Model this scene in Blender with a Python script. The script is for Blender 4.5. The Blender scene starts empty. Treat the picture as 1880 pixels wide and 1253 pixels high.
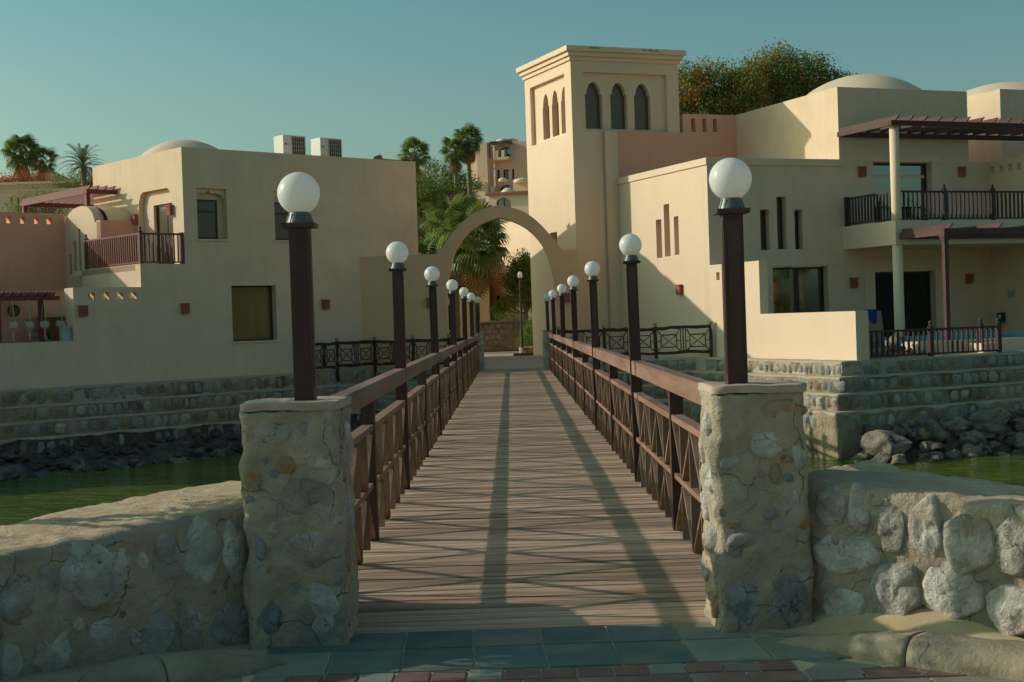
import bpy, bmesh, math, random
from mathutils import Vector, Matrix, noise
from mathutils.geometry import tessellate_polygon
R = math.radians
rnd = random.Random(7)
SC = bpy.context.scene
COL = SC.collection

# ------------------------------------------------------------------ camera, sky, sun, exposure
cam_d = bpy.data.cameras.new('camera'); cam_d.sensor_width = 36; cam_d.lens = 49.79
cam_d.clip_start = .1; cam_d.clip_end = 5000
cam = bpy.data.objects.new('camera', cam_d); COL.objects.link(cam)
cam.matrix_world = (Matrix.Translation((0, 0, 1.615)) @ Matrix.Rotation(-.00028, 4, 'Z')
                    @ Matrix.Rotation(math.pi/2 - .014824, 4, 'X') @ Matrix.Rotation(-.033, 4, 'Z'))
SC.camera = cam
SUN_EL, SUN_AZ = R(23.3), R(-78)           # azimuth from +Y, negative = to the left
world = bpy.data.worlds.new("World"); SC.world = world; world.use_nodes = True
wn = world.node_tree; wn.nodes.clear()
sky = wn.nodes.new('ShaderNodeTexSky'); sky.sky_type = 'NISHITA'; sky.sun_disc = False
sky.sun_elevation = SUN_EL; sky.sun_rotation = SUN_AZ
sky.air_density = 1.0; sky.dust_density = 3.2; sky.ozone_density = 2.0
tint = wn.nodes.new('ShaderNodeMixRGB'); tint.blend_type = 'MULTIPLY'; tint.inputs[0].default_value = 1
tint.inputs[2].default_value = (.90, 1.03, .83, 1)
hs = wn.nodes.new('ShaderNodeHueSaturation'); hs.inputs['Saturation'].default_value = .98
bg = wn.nodes.new('ShaderNodeBackground'); bg.inputs[1].default_value = .12
wo = wn.nodes.new('ShaderNodeOutputWorld')
wn.links.new(sky.outputs[0], hs.inputs['Color']); wn.links.new(hs.outputs[0], tint.inputs[1])
tcw = wn.nodes.new('ShaderNodeTexCoord'); sep = wn.nodes.new('ShaderNodeSeparateXYZ'); rmp = wn.nodes.new('ShaderNodeValToRGB')
wn.links.new(tcw.outputs['Generated'], sep.inputs[0]); wn.links.new(sep.outputs[2], rmp.inputs[0])
rmp.color_ramp.elements[0].position = 0; rmp.color_ramp.elements[0].color = (1, 1, .94, 1)
rmp.color_ramp.elements[1].position = .24; rmp.color_ramp.elements[1].color = (.52, .77, .80, 1)      # paler haze low over the horizon
hz_ = wn.nodes.new('ShaderNodeMixRGB'); hz_.blend_type = 'MULTIPLY'; hz_.inputs[0].default_value = 1
wn.links.new(tint.outputs[0], hz_.inputs[1]); wn.links.new(rmp.outputs[0], hz_.inputs[2]); wn.links.new(hz_.outputs[0], bg.inputs[0]); wn.links.new(bg.outputs[0], wo.inputs[0])
sun_d = bpy.data.lights.new('sun', 'SUN'); sun_d.energy = 2.5; sun_d.angle = R(.5); sun_d.color = (1, .935, .82)
sun = bpy.data.objects.new('sun', sun_d); COL.objects.link(sun)
S = Vector((math.cos(SUN_EL)*math.sin(SUN_AZ), math.cos(SUN_EL)*math.cos(SUN_AZ), math.sin(SUN_EL)))
sun.rotation_euler = S.to_track_quat('Z', 'Y').to_euler()
SC.view_settings.view_transform = 'Standard'; SC.view_settings.look = 'None'
SC.view_settings.exposure = 0.21; SC.view_settings.gamma = 1
SC.view_settings.use_curve_mapping = False

# ------------------------------------------------------------------ materials
def mat(name, col, rough=.8, col2=None, scale=4., bump=0., bscale=30., stretch=(1, 1, 1), var=.0,
        streak=0., spec=.3, detail=6., metal=0., col3=None, c3scale=.8, transl=0., coat=0., crack=0., ckscale=3., bdist=.02):
    m = bpy.data.materials.new(name); m.use_nodes = True
    nt = m.node_tree; N = nt.nodes; Lk = nt.links; b = N['Principled BSDF']
    b.inputs['Roughness'].default_value = rough; b.inputs['Specular IOR Level'].default_value = spec
    b.inputs['Metallic'].default_value = metal
    if coat: b.inputs['Coat Weight'].default_value = coat
    tc = N.new('ShaderNodeTexCoord'); mp = N.new('ShaderNodeMapping'); mp.inputs['Scale'].default_value = stretch
    Lk.new(tc.outputs['Object'], mp.inputs[0])
    oi = N.new('ShaderNodeObjectInfo')
    add = N.new('ShaderNodeVectorMath'); add.operation = 'ADD'
    sc_ = N.new('ShaderNodeVectorMath'); sc_.operation = 'SCALE'; sc_.inputs[3].default_value = 37. if var else 0.
    cmb = N.new('ShaderNodeCombineXYZ')
    for i in range(3): Lk.new(oi.outputs['Random'], cmb.inputs[i])
    Lk.new(cmb.outputs[0], sc_.inputs[0]); Lk.new(mp.outputs[0], add.inputs[0]); Lk.new(sc_.outputs[0], add.inputs[1])
    vec = add.outputs[0]
    out = None
    n = N.new('ShaderNodeTexNoise'); n.inputs['Scale'].default_value = scale; n.inputs['Detail'].default_value = detail
    n.inputs['Roughness'].default_value = .62; Lk.new(vec, n.inputs['Vector'])
    cr = N.new('ShaderNodeValToRGB'); cr.color_ramp.elements[0].position = .32; cr.color_ramp.elements[1].position = .68
    cr.color_ramp.elements[0].color = (*col, 1); cr.color_ramp.elements[1].color = (*(col2 or col), 1)
    Lk.new(n.outputs[0], cr.inputs[0]); out = cr.outputs[0]
    if col3:
        n3 = N.new('ShaderNodeTexNoise'); n3.inputs['Scale'].default_value = c3scale; n3.inputs['Detail'].default_value = 5
        Lk.new(vec, n3.inputs['Vector'])
        r3 = N.new('ShaderNodeValToRGB'); r3.color_ramp.elements[0].position = .52; r3.color_ramp.elements[1].position = .66
        Lk.new(n3.outputs[0], r3.inputs[0])
        mx = N.new('ShaderNodeMixRGB'); mx.inputs[2].default_value = (*col3, 1)
        Lk.new(r3.outputs[0], mx.inputs[0]); Lk.new(out, mx.inputs[1]); out = mx.outputs[0]
    if streak:
        m2 = N.new('ShaderNodeMapping'); m2.inputs['Scale'].default_value = (2.2, 2.2, .10)
        Lk.new(tc.outputs['Object'], m2.inputs[0])
        n2 = N.new('ShaderNodeTexNoise'); n2.inputs['Scale'].default_value = 2.5; n2.inputs['Detail'].default_value = 8
        n2.inputs['Roughness'].default_value = .7
        Lk.new(m2.outputs[0], n2.inputs['Vector'])
        mr = N.new('ShaderNodeMapRange'); mr.inputs[1].default_value = .3; mr.inputs[2].default_value = .75
        mr.inputs[3].default_value = 1. + streak*.4; mr.inputs[4].default_value = 1. - streak
        Lk.new(n2.outputs[0], mr.inputs[0])
        mm = N.new('ShaderNodeVectorMath'); mm.operation = 'SCALE'
        Lk.new(out, mm.inputs[0]); Lk.new(mr.outputs[0], mm.inputs[3]); out = mm.outputs[0]
    if crack:
        nd = N.new('ShaderNodeTexNoise'); nd.inputs['Scale'].default_value = ckscale*2.2; nd.inputs['Detail'].default_value = 4; Lk.new(vec, nd.inputs['Vector'])
        vm = N.new('ShaderNodeVectorMath'); vm.operation = 'MULTIPLY_ADD'; Lk.new(nd.outputs['Color'], vm.inputs[0]); vm.inputs[1].default_value = (.30/ckscale*2,)*3; Lk.new(vec, vm.inputs[2])
        vo = N.new('ShaderNodeTexVoronoi'); vo.feature = 'DISTANCE_TO_EDGE'; vo.inputs['Scale'].default_value = ckscale; Lk.new(vm.outputs[0], vo.inputs['Vector'])
        c1 = N.new('ShaderNodeMapRange'); c1.inputs[1].default_value = 0; c1.inputs[2].default_value = .011; Lk.new(vo.outputs['Distance'], c1.inputs[0])
        nm = N.new('ShaderNodeTexNoise'); nm.inputs['Scale'].default_value = ckscale*.7; Lk.new(vec, nm.inputs['Vector'])
        c2 = N.new('ShaderNodeMapRange'); c2.inputs[1].default_value = .46; c2.inputs[2].default_value = .54; c2.inputs[3].default_value = 1; c2.inputs[4].default_value = 0; Lk.new(nm.outputs[0], c2.inputs[0])
        mxx = N.new('ShaderNodeMath'); mxx.operation = 'MAXIMUM'; Lk.new(c1.outputs[0], mxx.inputs[0]); Lk.new(c2.outputs[0], mxx.inputs[1]); ckf = mxx.outputs[0]
        dk = N.new('ShaderNodeMapRange'); dk.inputs[3].default_value = 1-crack; dk.inputs[4].default_value = 1; Lk.new(ckf, dk.inputs[0])
        sm = N.new('ShaderNodeVectorMath'); sm.operation = 'SCALE'; Lk.new(out, sm.inputs[0]); Lk.new(dk.outputs[0], sm.inputs[3]); out = sm.outputs[0]
    if var:
        mr = N.new('ShaderNodeMapRange'); mr.inputs[3].default_value = 1 - var; mr.inputs[4].default_value = 1 + var
        Lk.new(oi.outputs['Random'], mr.inputs[0])
        mm = N.new('ShaderNodeVectorMath'); mm.operation = 'SCALE'
        Lk.new(out, mm.inputs[0]); Lk.new(mr.outputs[0], mm.inputs[3]); out = mm.outputs[0]
    Lk.new(out, b.inputs['Base Color'])
    if bump:
        nb = N.new('ShaderNodeTexNoise'); nb.inputs['Scale'].default_value = bscale; nb.inputs['Detail'].default_value = 8
        nb.inputs['Roughness'].default_value = .65; Lk.new(vec, nb.inputs['Vector'])
        bp = N.new('ShaderNodeBump'); bp.inputs['Strength'].default_value = bump; bp.inputs['Distance'].default_value = bdist
        hgt = nb.outputs[0]
        if crack:
            ad = N.new('ShaderNodeMath'); ad.operation = 'MULTIPLY_ADD'; Lk.new(ckf, ad.inputs[0]); ad.inputs[1].default_value = .8; Lk.new(hgt, ad.inputs[2]); hgt = ad.outputs[0]
        Lk.new(hgt, bp.inputs['Height']); Lk.new(bp.outputs[0], b.inputs['Normal'])
    if transl:
        tr = N.new('ShaderNodeBsdfTranslucent'); Lk.new(out, tr.inputs[0])
        ms = N.new('ShaderNodeMixShader'); ms.inputs[0].default_value = transl
        Lk.new(b.outputs[0], ms.inputs[1]); Lk.new(tr.outputs[0], ms.inputs[2])
        Lk.new(ms.outputs[0], N['Material Output'].inputs[0])
    return m

M = {}
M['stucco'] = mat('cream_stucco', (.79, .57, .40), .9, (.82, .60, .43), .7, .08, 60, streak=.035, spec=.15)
M['stucco_tan'] = mat('tan_stucco', (.80, .47, .27), .9, (.84, .50, .30), .7, .08, 60, streak=.03, spec=.15)
M['stucco_worn'] = mat('worn_cream_stucco', (.745, .535, .37), .9, (.83, .61, .435), .9, .12, 50, streak=.06, spec=.15, crack=.07, ckscale=.5, col3=(.73, .54, .39), c3scale=.35)
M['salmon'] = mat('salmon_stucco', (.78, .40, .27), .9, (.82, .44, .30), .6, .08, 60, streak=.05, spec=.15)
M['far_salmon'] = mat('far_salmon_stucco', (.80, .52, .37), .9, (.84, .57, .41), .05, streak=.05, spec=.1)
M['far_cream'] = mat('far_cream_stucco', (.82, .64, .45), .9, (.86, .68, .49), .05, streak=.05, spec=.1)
M['wood'] = mat('painted_brown_timber', (.070, .034, .026), .62, (.115, .058, .044), 6, .25, 40, (1, .12, 1), var=.14)
M['woodpost'] = mat('dark_brown_painted_post', (.050, .024, .020), .5, (.075, .036, .030), 7, .18, 45, (1, 1, .15), var=.12, col3=(.11, .055, .045), c3scale=3)
M['slat'] = mat('faded_brown_slat', (.16, .085, .052), .7, (.33, .195, .13), 5, .3, 40, (1, 1, .2), var=.25)
M['woodrail'] = mat('weathered_brown_rail', (.19, .09, .062), .66, (.36, .195, .14), 6, .4, 40, (1, .08, 1), var=.12, col3=(.13, .07, .05), c3scale=1.6)
M['deck'] = mat('weathered_deck_board', (.26, .165, .105), .78, (.66, .45, .32), 3.6, .6, 30, (.30, 5, 1), var=.34, col3=(.56, .33, .25), c3scale=1.3, spec=.2)
M['pergola'] = mat('maroon_pergola_timber', (.075, .030, .026), .6, (.12, .05, .042), 5, .15, 30, var=.15)
M['redwood'] = mat('red_brown_pergola_timber', (.15, .035, .035), .6, (.22, .06, .055), 5, .15, 30, var=.15)
M['railred'] = mat('red_brown_balustrade', (.17, .060, .048), .55, (.22, .085, .07), 5, .1, 30, var=.1)
M['raildark'] = mat('dark_balustrade', (.045, .026, .024), .5, (.07, .04, .036), 5, .1, 30, var=.1)
M['globe'] = mat('opal_globe', (.90, .87, .84), .28, (.92, .89, .87), 3, spec=.35, transl=.42)
M['collar'] = mat('grey_green_collar', (.10, .11, .095), .4, (.17, .17, .14), 9, .1, 60, spec=.5, metal=.2)
M['mortar'] = mat('sandy_grey_mortar', (.42, .33, .24), .95, (.66, .52, .38), 3.6, 1.0, 30, col3=(.30, .26, .205), c3scale=2.2, spec=.12, crack=.35, ckscale=3.6, bdist=.035)
M['walltop'] = mat('sandy_mortar_top', (.66, .46, .30), .95, (.92, .67, .46), 5, 1.0, 26, (1, 2.2, 1), spec=.1, bdist=.05)
M['cap'] = mat('pinkish_cap_slab', (.44, .30, .23), .85, (.58, .42, .33), 5, .5, 40, spec=.2, bdist=.02)
M['stone_grey'] = mat('grey_limestone', (.34, .30, .265), .85, (.76, .68, .59), 6.5, 1.0, 26, var=.22, col3=(.46, .35, .26), c3scale=4, spec=.2, crack=.32, ckscale=9, bdist=.035)
M['stone_dark'] = mat('dark_grey_stone', (.17, .17, .17), .85, (.46, .44, .41), 9, 1.0, 26, var=.2, spec=.2, crack=.4, ckscale=8, bdist=.035)
M['stone_ochre'] = mat('ochre_stone', (.42, .20, .07), .85, (.42, .33, .25), 8, 1.0, 26, var=.15, spec=.2, crack=.5, ckscale=8, bdist=.03)
M['quay_mortar'] = mat('weathered_quay_mortar', (.29, .22, .145), .95, (.50, .38, .26), 2.6, 1.0, 9, streak=.3, col3=(.16, .13, .09), c3scale=1.0, spec=.15, bdist=.08)
M['quay_cap'] = mat('quay_ledge_mortar', (.40, .33, .24), .95, (.50, .42, .31), 2, .4, 20, spec=.1)
M['quay_stone_a'] = mat('blue_grey_quay_stone', (.26, .25, .225), .85, (.46, .43, .38), 5, 1.0, 12, var=.22, spec=.2, bdist=.05)
M['quay_stone_b'] = mat('pale_quay_stone', (.40, .345, .27), .85, (.60, .52, .42), 5, 1.0, 12, var=.2, spec=.2, bdist=.05)
M['quay_stone_c'] = mat('brown_quay_stone', (.28, .19, .12), .85, (.44, .33, .22), 5, 1.0, 12, var=.22, spec=.2, bdist=.05)
M['wetrock'] = mat('dark_wet_rock', (.028, .026, .02), .7, (.10, .09, .07), 3.5, 1.0, 8, var=.3, spec=.3, col3=(.15, .13, .10), c3scale=2)
M['boulder'] = mat('grey_brown_boulder', (.19, .155, .115), .85, (.42, .345, .26), 3, 1.0, 9, var=.25, spec=.2, col3=(.07, .06, .045), c3scale=1.5, crack=.4, ckscale=2.5, bdist=.08)
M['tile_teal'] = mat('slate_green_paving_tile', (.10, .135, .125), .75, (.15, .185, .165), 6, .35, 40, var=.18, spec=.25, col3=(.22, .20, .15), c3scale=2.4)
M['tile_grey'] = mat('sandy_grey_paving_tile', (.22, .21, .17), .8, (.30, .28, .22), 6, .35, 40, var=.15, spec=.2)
M['tile_red'] = mat('brick_red_paver', (.20, .10, .08), .8, (.26, .15, .115), 6, .3, 40, var=.15, spec=.2, col3=(.26, .22, .18), c3scale=2.4)
M['grout'] = mat('sandy_grout', (.62, .44, .29), .95, (.72, .52, .35), 5, .5, 40, spec=.1)
M['sand'] = mat('wind_blown_sand', (.50, .36, .20), .95, (.58, .43, .26), 5, .2, 60, spec=.1)
M['curb'] = mat('stained_concrete_kerb', (.26, .20, .135), .88, (.46, .36, .25), 3.2, .6, 34, col3=(.17, .15, .11), c3scale=2.2, spec=.2, crack=.5, ckscale=1.6)
M['earth'] = mat('dry_earth', (.42, .29, .18), .95, (.52, .37, .24), .5, .5, 3, spec=.1)
M['path'] = mat('pink_grey_paving', (.44, .33, .27), .85, (.52, .39, .32), 1.5, .3, 12, spec=.2)
M['frame'] = mat('dark_bronze_frame', (.025, .02, .018), .4, (.035, .028, .024), 5, spec=.4)
M['trim_blind'] = mat('brown_blind', (.13, .085, .035), .6, (.17, .12, .05), 2, spec=.5, coat=.3)
M['terracotta'] = mat('terracotta_lantern', (.34, .10, .07), .8, (.42, .15, .10), 8, .2, 50, var=.1)
M['ac'] = mat('offwhite_ac_casing', (.62, .58, .52), .5, (.66, .62, .56), 3, spec=.4)
M['ac_grille'] = mat('dark_ac_grille', (.05, .048, .042), .6, (.07, .066, .055), 3)
M['log'] = mat('dark_brown_log', (.045, .028, .022), .7, (.085, .052, .038), 8, .8, 30, var=.2)
M['rope'] = mat('pale_rope_lashing', (.24, .22, .16), .9, (.32, .29, .22), 20, .4, 80)
M['trunk'] = mat('grey_brown_bark', (.13, .095, .065), .9, (.24, .18, .13), 6, .9, 20)
M['palmtrunk'] = mat('fibrous_palm_trunk', (.16, .11, .07), .95, (.30, .21, .13), 9, 1.0, 18)
M['leaf'] = mat('green_leaf', (.09, .17, .025), .55, (.21, .29, .055), .9, transl=.32, spec=.3)
M['leaf_dark'] = mat('dark_green_leaf', (.042, .09, .02), .5, (.085, .145, .032), 1.2, transl=.25, spec=.35)
M['leaf_olive'] = mat('olive_leaf', (.14, .16, .03), .6, (.27, .25, .05), .9, transl=.35, spec=.2)
M['leaf_red'] = mat('rusty_seed_pod', (.46, .12, .035), .7, (.62, .23, .07), 2, transl=.25, spec=.2)
M['bougain'] = mat('coral_blossom', (.50, .07, .07), .7, (.60, .14, .12), 2, transl=.3, spec=.2)
M['magenta'] = mat('magenta_blossom', (.50, .06, .28), .7, (.55, .10, .35), 2, transl=.3, spec=.2)
M['palmleaf'] = mat('fan_palm_leaf', (.10, .16, .035), .5, (.24, .27, .06), 1.5, transl=.35, spec=.35, var=.2)
M['dateleaf'] = mat('grey_green_date_palm_leaf', (.10, .125, .06), .5, (.18, .20, .09), 1.5, transl=.25, spec=.35, var=.2)
M['deadleaf'] = mat('dead_palm_leaf', (.28, .15, .06), .85, (.38, .24, .10), 4, transl=.2, spec=.1, var=.25)
M['blue'] = mat('royal_blue_cloth', (.01, .035, .19), .9, (.015, .05, .24), 8, .3, 20)
M['board'] = mat('brown_board', (.28, .21, .15), .85, (.33, .25, .18), 3, .1, 20)
M['curtain'] = mat('dark_curtain', (.022, .020, .012), .9, (.035, .032, .018), 3, .8, 6, (8, 8, .4))
M['poolwater'] = mat('turquoise_pool_water', (.02, .30, .33), .12, (.03, .36, .38), 3, spec=.5)
M['white_pot'] = mat('macrame_and_white_pot', (.50, .42, .30), .9, (.60, .52, .40), 12, .6, 60)
M['lantern'] = mat('weathered_white_metal', (.42, .44, .40), .5, (.52, .53, .48), 5)
M['green_box'] = mat('dark_green_plastic', (.02, .06, .045), .5)
M['sign_plate'] = mat('pale_blue_plate', (.26, .38, .42), .5, (.34, .46, .50), 12)
M['tar'] = mat('peeled_grey_patch', (.30, .29, .22), .9, (.40, .37, .27), 20)
def glass_mat(name, col, r=.05, sp=.9, ct=.6):
    m = mat(name, col, r, spec=sp); b = m.node_tree.nodes['Principled BSDF']; b.inputs['Coat Weight'].default_value = ct
    b.inputs['Coat Roughness'].default_value = .03
    return m
M['glass'] = glass_mat('dark_reflecting_glass', (.16, .175, .17), .03)
M['glass'].node_tree.nodes['Principled BSDF'].inputs['Metallic'].default_value = 1
M['glass_amber'] = glass_mat('tinted_glass_with_ochre_blind', (.15, .105, .028), .2, .3, .12)
M['glass_brown'] = glass_mat('tinted_glass_with_brown_blind', (.13, .10, .062), .2, .3, .10)

def water_mat():
    m = bpy.data.materials.new('green_lagoon_water'); m.use_nodes = True
    nt = m.node_tree; N = nt.nodes; Lk = nt.links; b = N['Principled BSDF']
    tc = N.new('ShaderNodeTexCoord'); mp = N.new('ShaderNodeMapping'); mp.inputs['Scale'].default_value = (.8, 2.8, 1)
    mp.inputs['Rotation'].default_value = (0, 0, .25)
    Lk.new(tc.outputs['Object'], mp.inputs[0])
    n = N.new('ShaderNodeTexNoise'); n.inputs['Scale'].default_value = .85; n.inputs['Detail'].default_value = 4
    n.inputs['Roughness'].default_value = .6; n.inputs['Distortion'].default_value = .5
    Lk.new(mp.outputs[0], n.inputs['Vector'])
    bp = N.new('ShaderNodeBump'); bp.inputs['Strength'].default_value = 1.0; bp.inputs['Distance'].default_value = .35
    Lk.new(n.outputs[0], bp.inputs['Height']); Lk.new(bp.outputs[0], b.inputs['Normal'])
    n2 = N.new('ShaderNodeTexNoise'); n2.inputs['Scale'].default_value = .25; Lk.new(tc.outputs['Object'], n2.inputs['Vector'])
    cr = N.new('ShaderNodeValToRGB'); cr.color_ramp.elements[0].color = (.07, .11, .010, 1); cr.color_ramp.elements[1].color = (.13, .15, .012, 1)
    cr.color_ramp.elements[0].position = .35; cr.color_ramp.elements[1].position = .65
    Lk.new(n2.outputs[0], cr.inputs[0]); Lk.new(cr.outputs[0], b.inputs['Base Color'])
    b.inputs['Roughness'].default_value = .06; b.inputs['IOR'].default_value = 1.33; b.inputs['Specular IOR Level'].default_value = .5
    return m
M['water'] = water_mat()

# ------------------------------------------------------------------ object helpers
def tag(o, label=None, cat=None, group=None, kind=None):
    if label: o['label'] = label
    if cat: o['category'] = cat
    if group: o['group'] = group
    if kind: o['kind'] = kind
    return o
def empty(name, loc, label, cat, group=None, rz=0):
    o = bpy.data.objects.new(name, None); COL.objects.link(o); o.location = loc; o.rotation_euler = (0, 0, rz)
    o.empty_display_size = .3
    return tag(o, label, cat, group)
def link(name, me, parent=None, m=None, loc=None, rot=None, scale=None):
    o = bpy.data.objects.new(name, me); COL.objects.link(o)
    if parent: o.parent = parent
    if loc is not None: o.location = loc
    if rot is not None: o.rotation_euler = rot
    if scale is not None: o.scale = scale
    return o
def copy_tree(o, parent=None):
    c = o.copy(); COL.objects.link(c); c.parent = parent
    for ch in list(o.children): copy_tree(ch, c)
    return c
class MB:
    def __init__(s): s.b = bmesh.new(); s.mi = 0
    def _f(s, vs):
        try: f = s.b.faces.new(vs); f.material_index = s.mi; return f
        except ValueError: return None
    def box(s, x0, x1, y0, y1, z0, z1):
        v = [s.b.verts.new(p) for p in ((x0,y0,z0),(x1,y0,z0),(x1,y1,z0),(x0,y1,z0),(x0,y0,z1),(x1,y0,z1),(x1,y1,z1),(x0,y1,z1))]
        for q in ((0,3,2,1),(4,5,6,7),(0,1,5,4),(1,2,6,5),(2,3,7,6),(3,0,4,7)): s._f([v[i] for i in q])
        return s
    def bar(s, p, q, w, h, up=(0, 0, 1)):
        p = Vector(p); q = Vector(q); d = (q-p).normalized(); u = Vector(up)
        a = d.cross(u)
        if a.length < 1e-4: a = d.cross(Vector((1, 0, 0)))
        a.normalize(); c = a.cross(d).normalized()
        vs = []
        for e in (p, q):
            for i, j in ((-1,-1),(1,-1),(1,1),(-1,1)): vs.append(s.b.verts.new(e + a*(w/2*i) + c*(h/2*j)))
        for f in ((0,1,2,3),(7,6,5,4),(0,4,5,1),(1,5,6,2),(2,6,7,3),(3,7,4,0)): s._f([vs[i] for i in f])
        return s
    def tube(s, pts, rad, n=8, cap=True, jit=0):
        pts = [Vector(p) for p in pts]
        if not isinstance(rad, (list, tuple)): rad = [rad]*len(pts)
        rings = []
        for i, p in enumerate(pts):
            d = (pts[min(i+1, len(pts)-1)] - pts[max(i-1, 0)]).normalized()
            a = d.cross(Vector((0, 0, 1)))
            if a.length < .05: a = d.cross(Vector((1, 0, 0)))
            a.normalize(); c = d.cross(a)
            rings.append([s.b.verts.new(p + (a*math.cos(k*2*math.pi/n) + c*math.sin(k*2*math.pi/n))*rad[i]*(1+jit*(rnd.random()-.5))) for k in range(n)])
        for r0, r1 in zip(rings, rings[1:]):
            for k in range(n): s._f([r0[k], r0[(k+1)%n], r1[(k+1)%n], r1[k]])
        if cap: s._f(rings[0][::-1]); s._f(rings[-1])
        return s
    def lathe(s, prof, cx=0, cy=0, n=24, sq=False):
        rings = []
        for r, z in prof:
            rings.append([s.b.verts.new((cx + r*math.cos((k+.5)*2*math.pi/n), cy + r*math.sin((k+.5)*2*math.pi/n), z)) for k in range(n)])
        for r0, r1 in zip(rings, rings[1:]):
            for k in range(n): s._f([r0[k], r0[(k+1)%n], r1[(k+1)%n], r1[k]])
        s._f(rings[0][::-1]); s._f(rings[-1])
        return s
    def slab(s, axis, c, t, outline, holes=()):
        # wall slab in the plane <axis>=c, outline of (u,z), thickness t along the axis
        P = (lambda u, z, d: (u, c+d, z)) if axis == 'y' else ((lambda u, z, d: (c+d, u, z)) if axis == 'x' else (lambda u, z, d: (u, z, c+d)))
        loops = [list(outline)] + [list(h) for h in holes]
        tris = tessellate_polygon([[Vector((u, z, 0)) for u, z in lp] for lp in loops])
        flat = [p for lp in loops for p in lp]
        f = [s.b.verts.new(P(u, z, 0)) for u, z in flat]; k = [s.b.verts.new(P(u, z, t)) for u, z in flat]
        for a, b_, d in tris: s._f([f[a], f[b_], f[d]]); s._f([k[d], k[b_], k[a]])
        i = 0
        for lp in loops:
            n = len(lp)
            for j in range(n): s._f([f[i+j], f[i+(j+1)%n], k[i+(j+1)%n], k[i+j]])
            i += n
        return s
    def mesh(s, name, mats, smooth=False):
        bmesh.ops.recalc_face_normals(s.b, faces=s.b.faces[:])
        me = bpy.data.meshes.new(name)
        if smooth:
            for f in s.b.faces: f.smooth = True
        s.b.to_mesh(me); s.b.free()
        for m in (mats if isinstance(mats, (list, tuple)) else [mats]): me.materials.append(M[m] if isinstance(m, str) else m)
        return me
    def build(s, name, mats, parent=None, bevel=0, smooth=False, loc=None, rot=None, label=None):
        o = link(name, s.mesh(name, mats, smooth), parent, loc=loc, rot=rot)
        if bevel:
            bv = o.modifiers.new('bevel', 'BEVEL'); bv.width = bevel; bv.segments = 2; bv.limit_method = 'ANGLE'; bv.angle_limit = R(40)
        if label: o['label'] = label
        return o
def rect(a, b, z0, z1): return [(a, z0), (b, z0), (b, z1), (a, z1)]
def arch(a, b, z0, zs, zt, n=6, keel=True, sh=0):
    c = (a+b)/2; w = (b-a)/2; pts = [(a, z0), (b, z0)]
    if sh: pts += [(b, zs-.04), (b-sh*.3, zs)]
    w -= sh; c_end = [(a+sh*.3, zs), (a, zs-.04)] if sh else []
    e = 1.0
    side = []
    for i in range(n+1):
        t = i/n*math.pi/2
        u = math.cos(t); v = math.sin(t)
        if keel: v = v*.9 + .1*(i/n)**2
        side.append((w*u, (zt-zs)*v))
    pts += [(c+u, zs+v) for u, v in side]
    pts += [(c-u, zs+v) for u, v in side[::-1][1:]]
    return pts + c_end
def fbm(p, o=4):
    return noise.fractal(Vector(p), 1.0, 2.1, o)

# irregular field stone whose outward direction is -Y; w,h are half sizes
def stone_mesh(name, w, h, depth, seed, m, n=18, rings=5, rough=.25, blocky=False):
    r = random.Random(seed); b = bmesh.new()
    K = r.randrange(5, 8); pl_ = [((k + r.uniform(-.3, .3))*2*math.pi/K + .4, r.uniform(.84, 1.0)) for k in range(K)]
    if blocky: pl_ = [(k*math.pi/2 + r.uniform(-.16, .16), r.uniform(.84, 1.0)) for k in range(4)] + [((r.randrange(4)+.5)*math.pi/2, r.uniform(1.0, 1.2)) for _ in range(2)]
    rs = []
    for k in range(n):
        a = k*2*math.pi/n; sq = min(d/max(.12, math.cos(a-t)) for t, d in pl_ if math.cos(a-t) > .1)
        bx = 1/max(abs(math.cos(a)), abs(math.sin(a)))          # allow the corners to fill out
        rs.append(min(sq, bx, 1.28)*(1 + .05*fbm((math.cos(a)*2+seed, math.sin(a)*2, seed*.7))))
    fc = [(r.uniform(-.55, .55), r.uniform(-.55, .55), r.uniform(.75, 1.1)) for _ in range(5)]
    allr = []
    for i in range(rings+1):
        t = 1 - i/(rings+.6)
        ring = []
        for k in range(n):
            a = k*2*math.pi/n
            ux, uz = math.cos(a)*rs[k]*t, math.sin(a)*rs[k]*t
            prof = (1 - t**6)**.5 if t < 1 else 0
            d = depth*min(c_ + gx*ux + gz*uz for gx, gz, c_ in fc)*prof
            q_ = (ux*w*11+seed, uz*h*11, seed*.37)
            d += rough*depth*(fbm(q_, 4)*.8 - .30*abs(noise.noise(Vector(q_)*3.1)))*(.3+prof)
            if i == 0: d = -depth*.9
            ring.append(b.verts.new((ux*w, -d, uz*h)))
        allr.append(ring)
    c = b.verts.new((0, -depth*min(f_[2] for f_ in fc), 0))
    for r0, r1 in zip(allr, allr[1:]):
        for k in range(n): b.faces.new([r0[k], r0[(k+1) % n], r1[(k+1) % n], r1[k]])
    for k in range(n): b.faces.new([allr[-1][k], allr[-1][(k+1) % n], c])
    bmesh.ops.recalc_face_normals(b, faces=b.faces[:])
    me = bpy.data.meshes.new(name)
    b.to_mesh(me); b.free(); me.materials.append(M[m])
    me.polygons.foreach_set('use_smooth', [True]*len(me.polygons))
    return me
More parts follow.
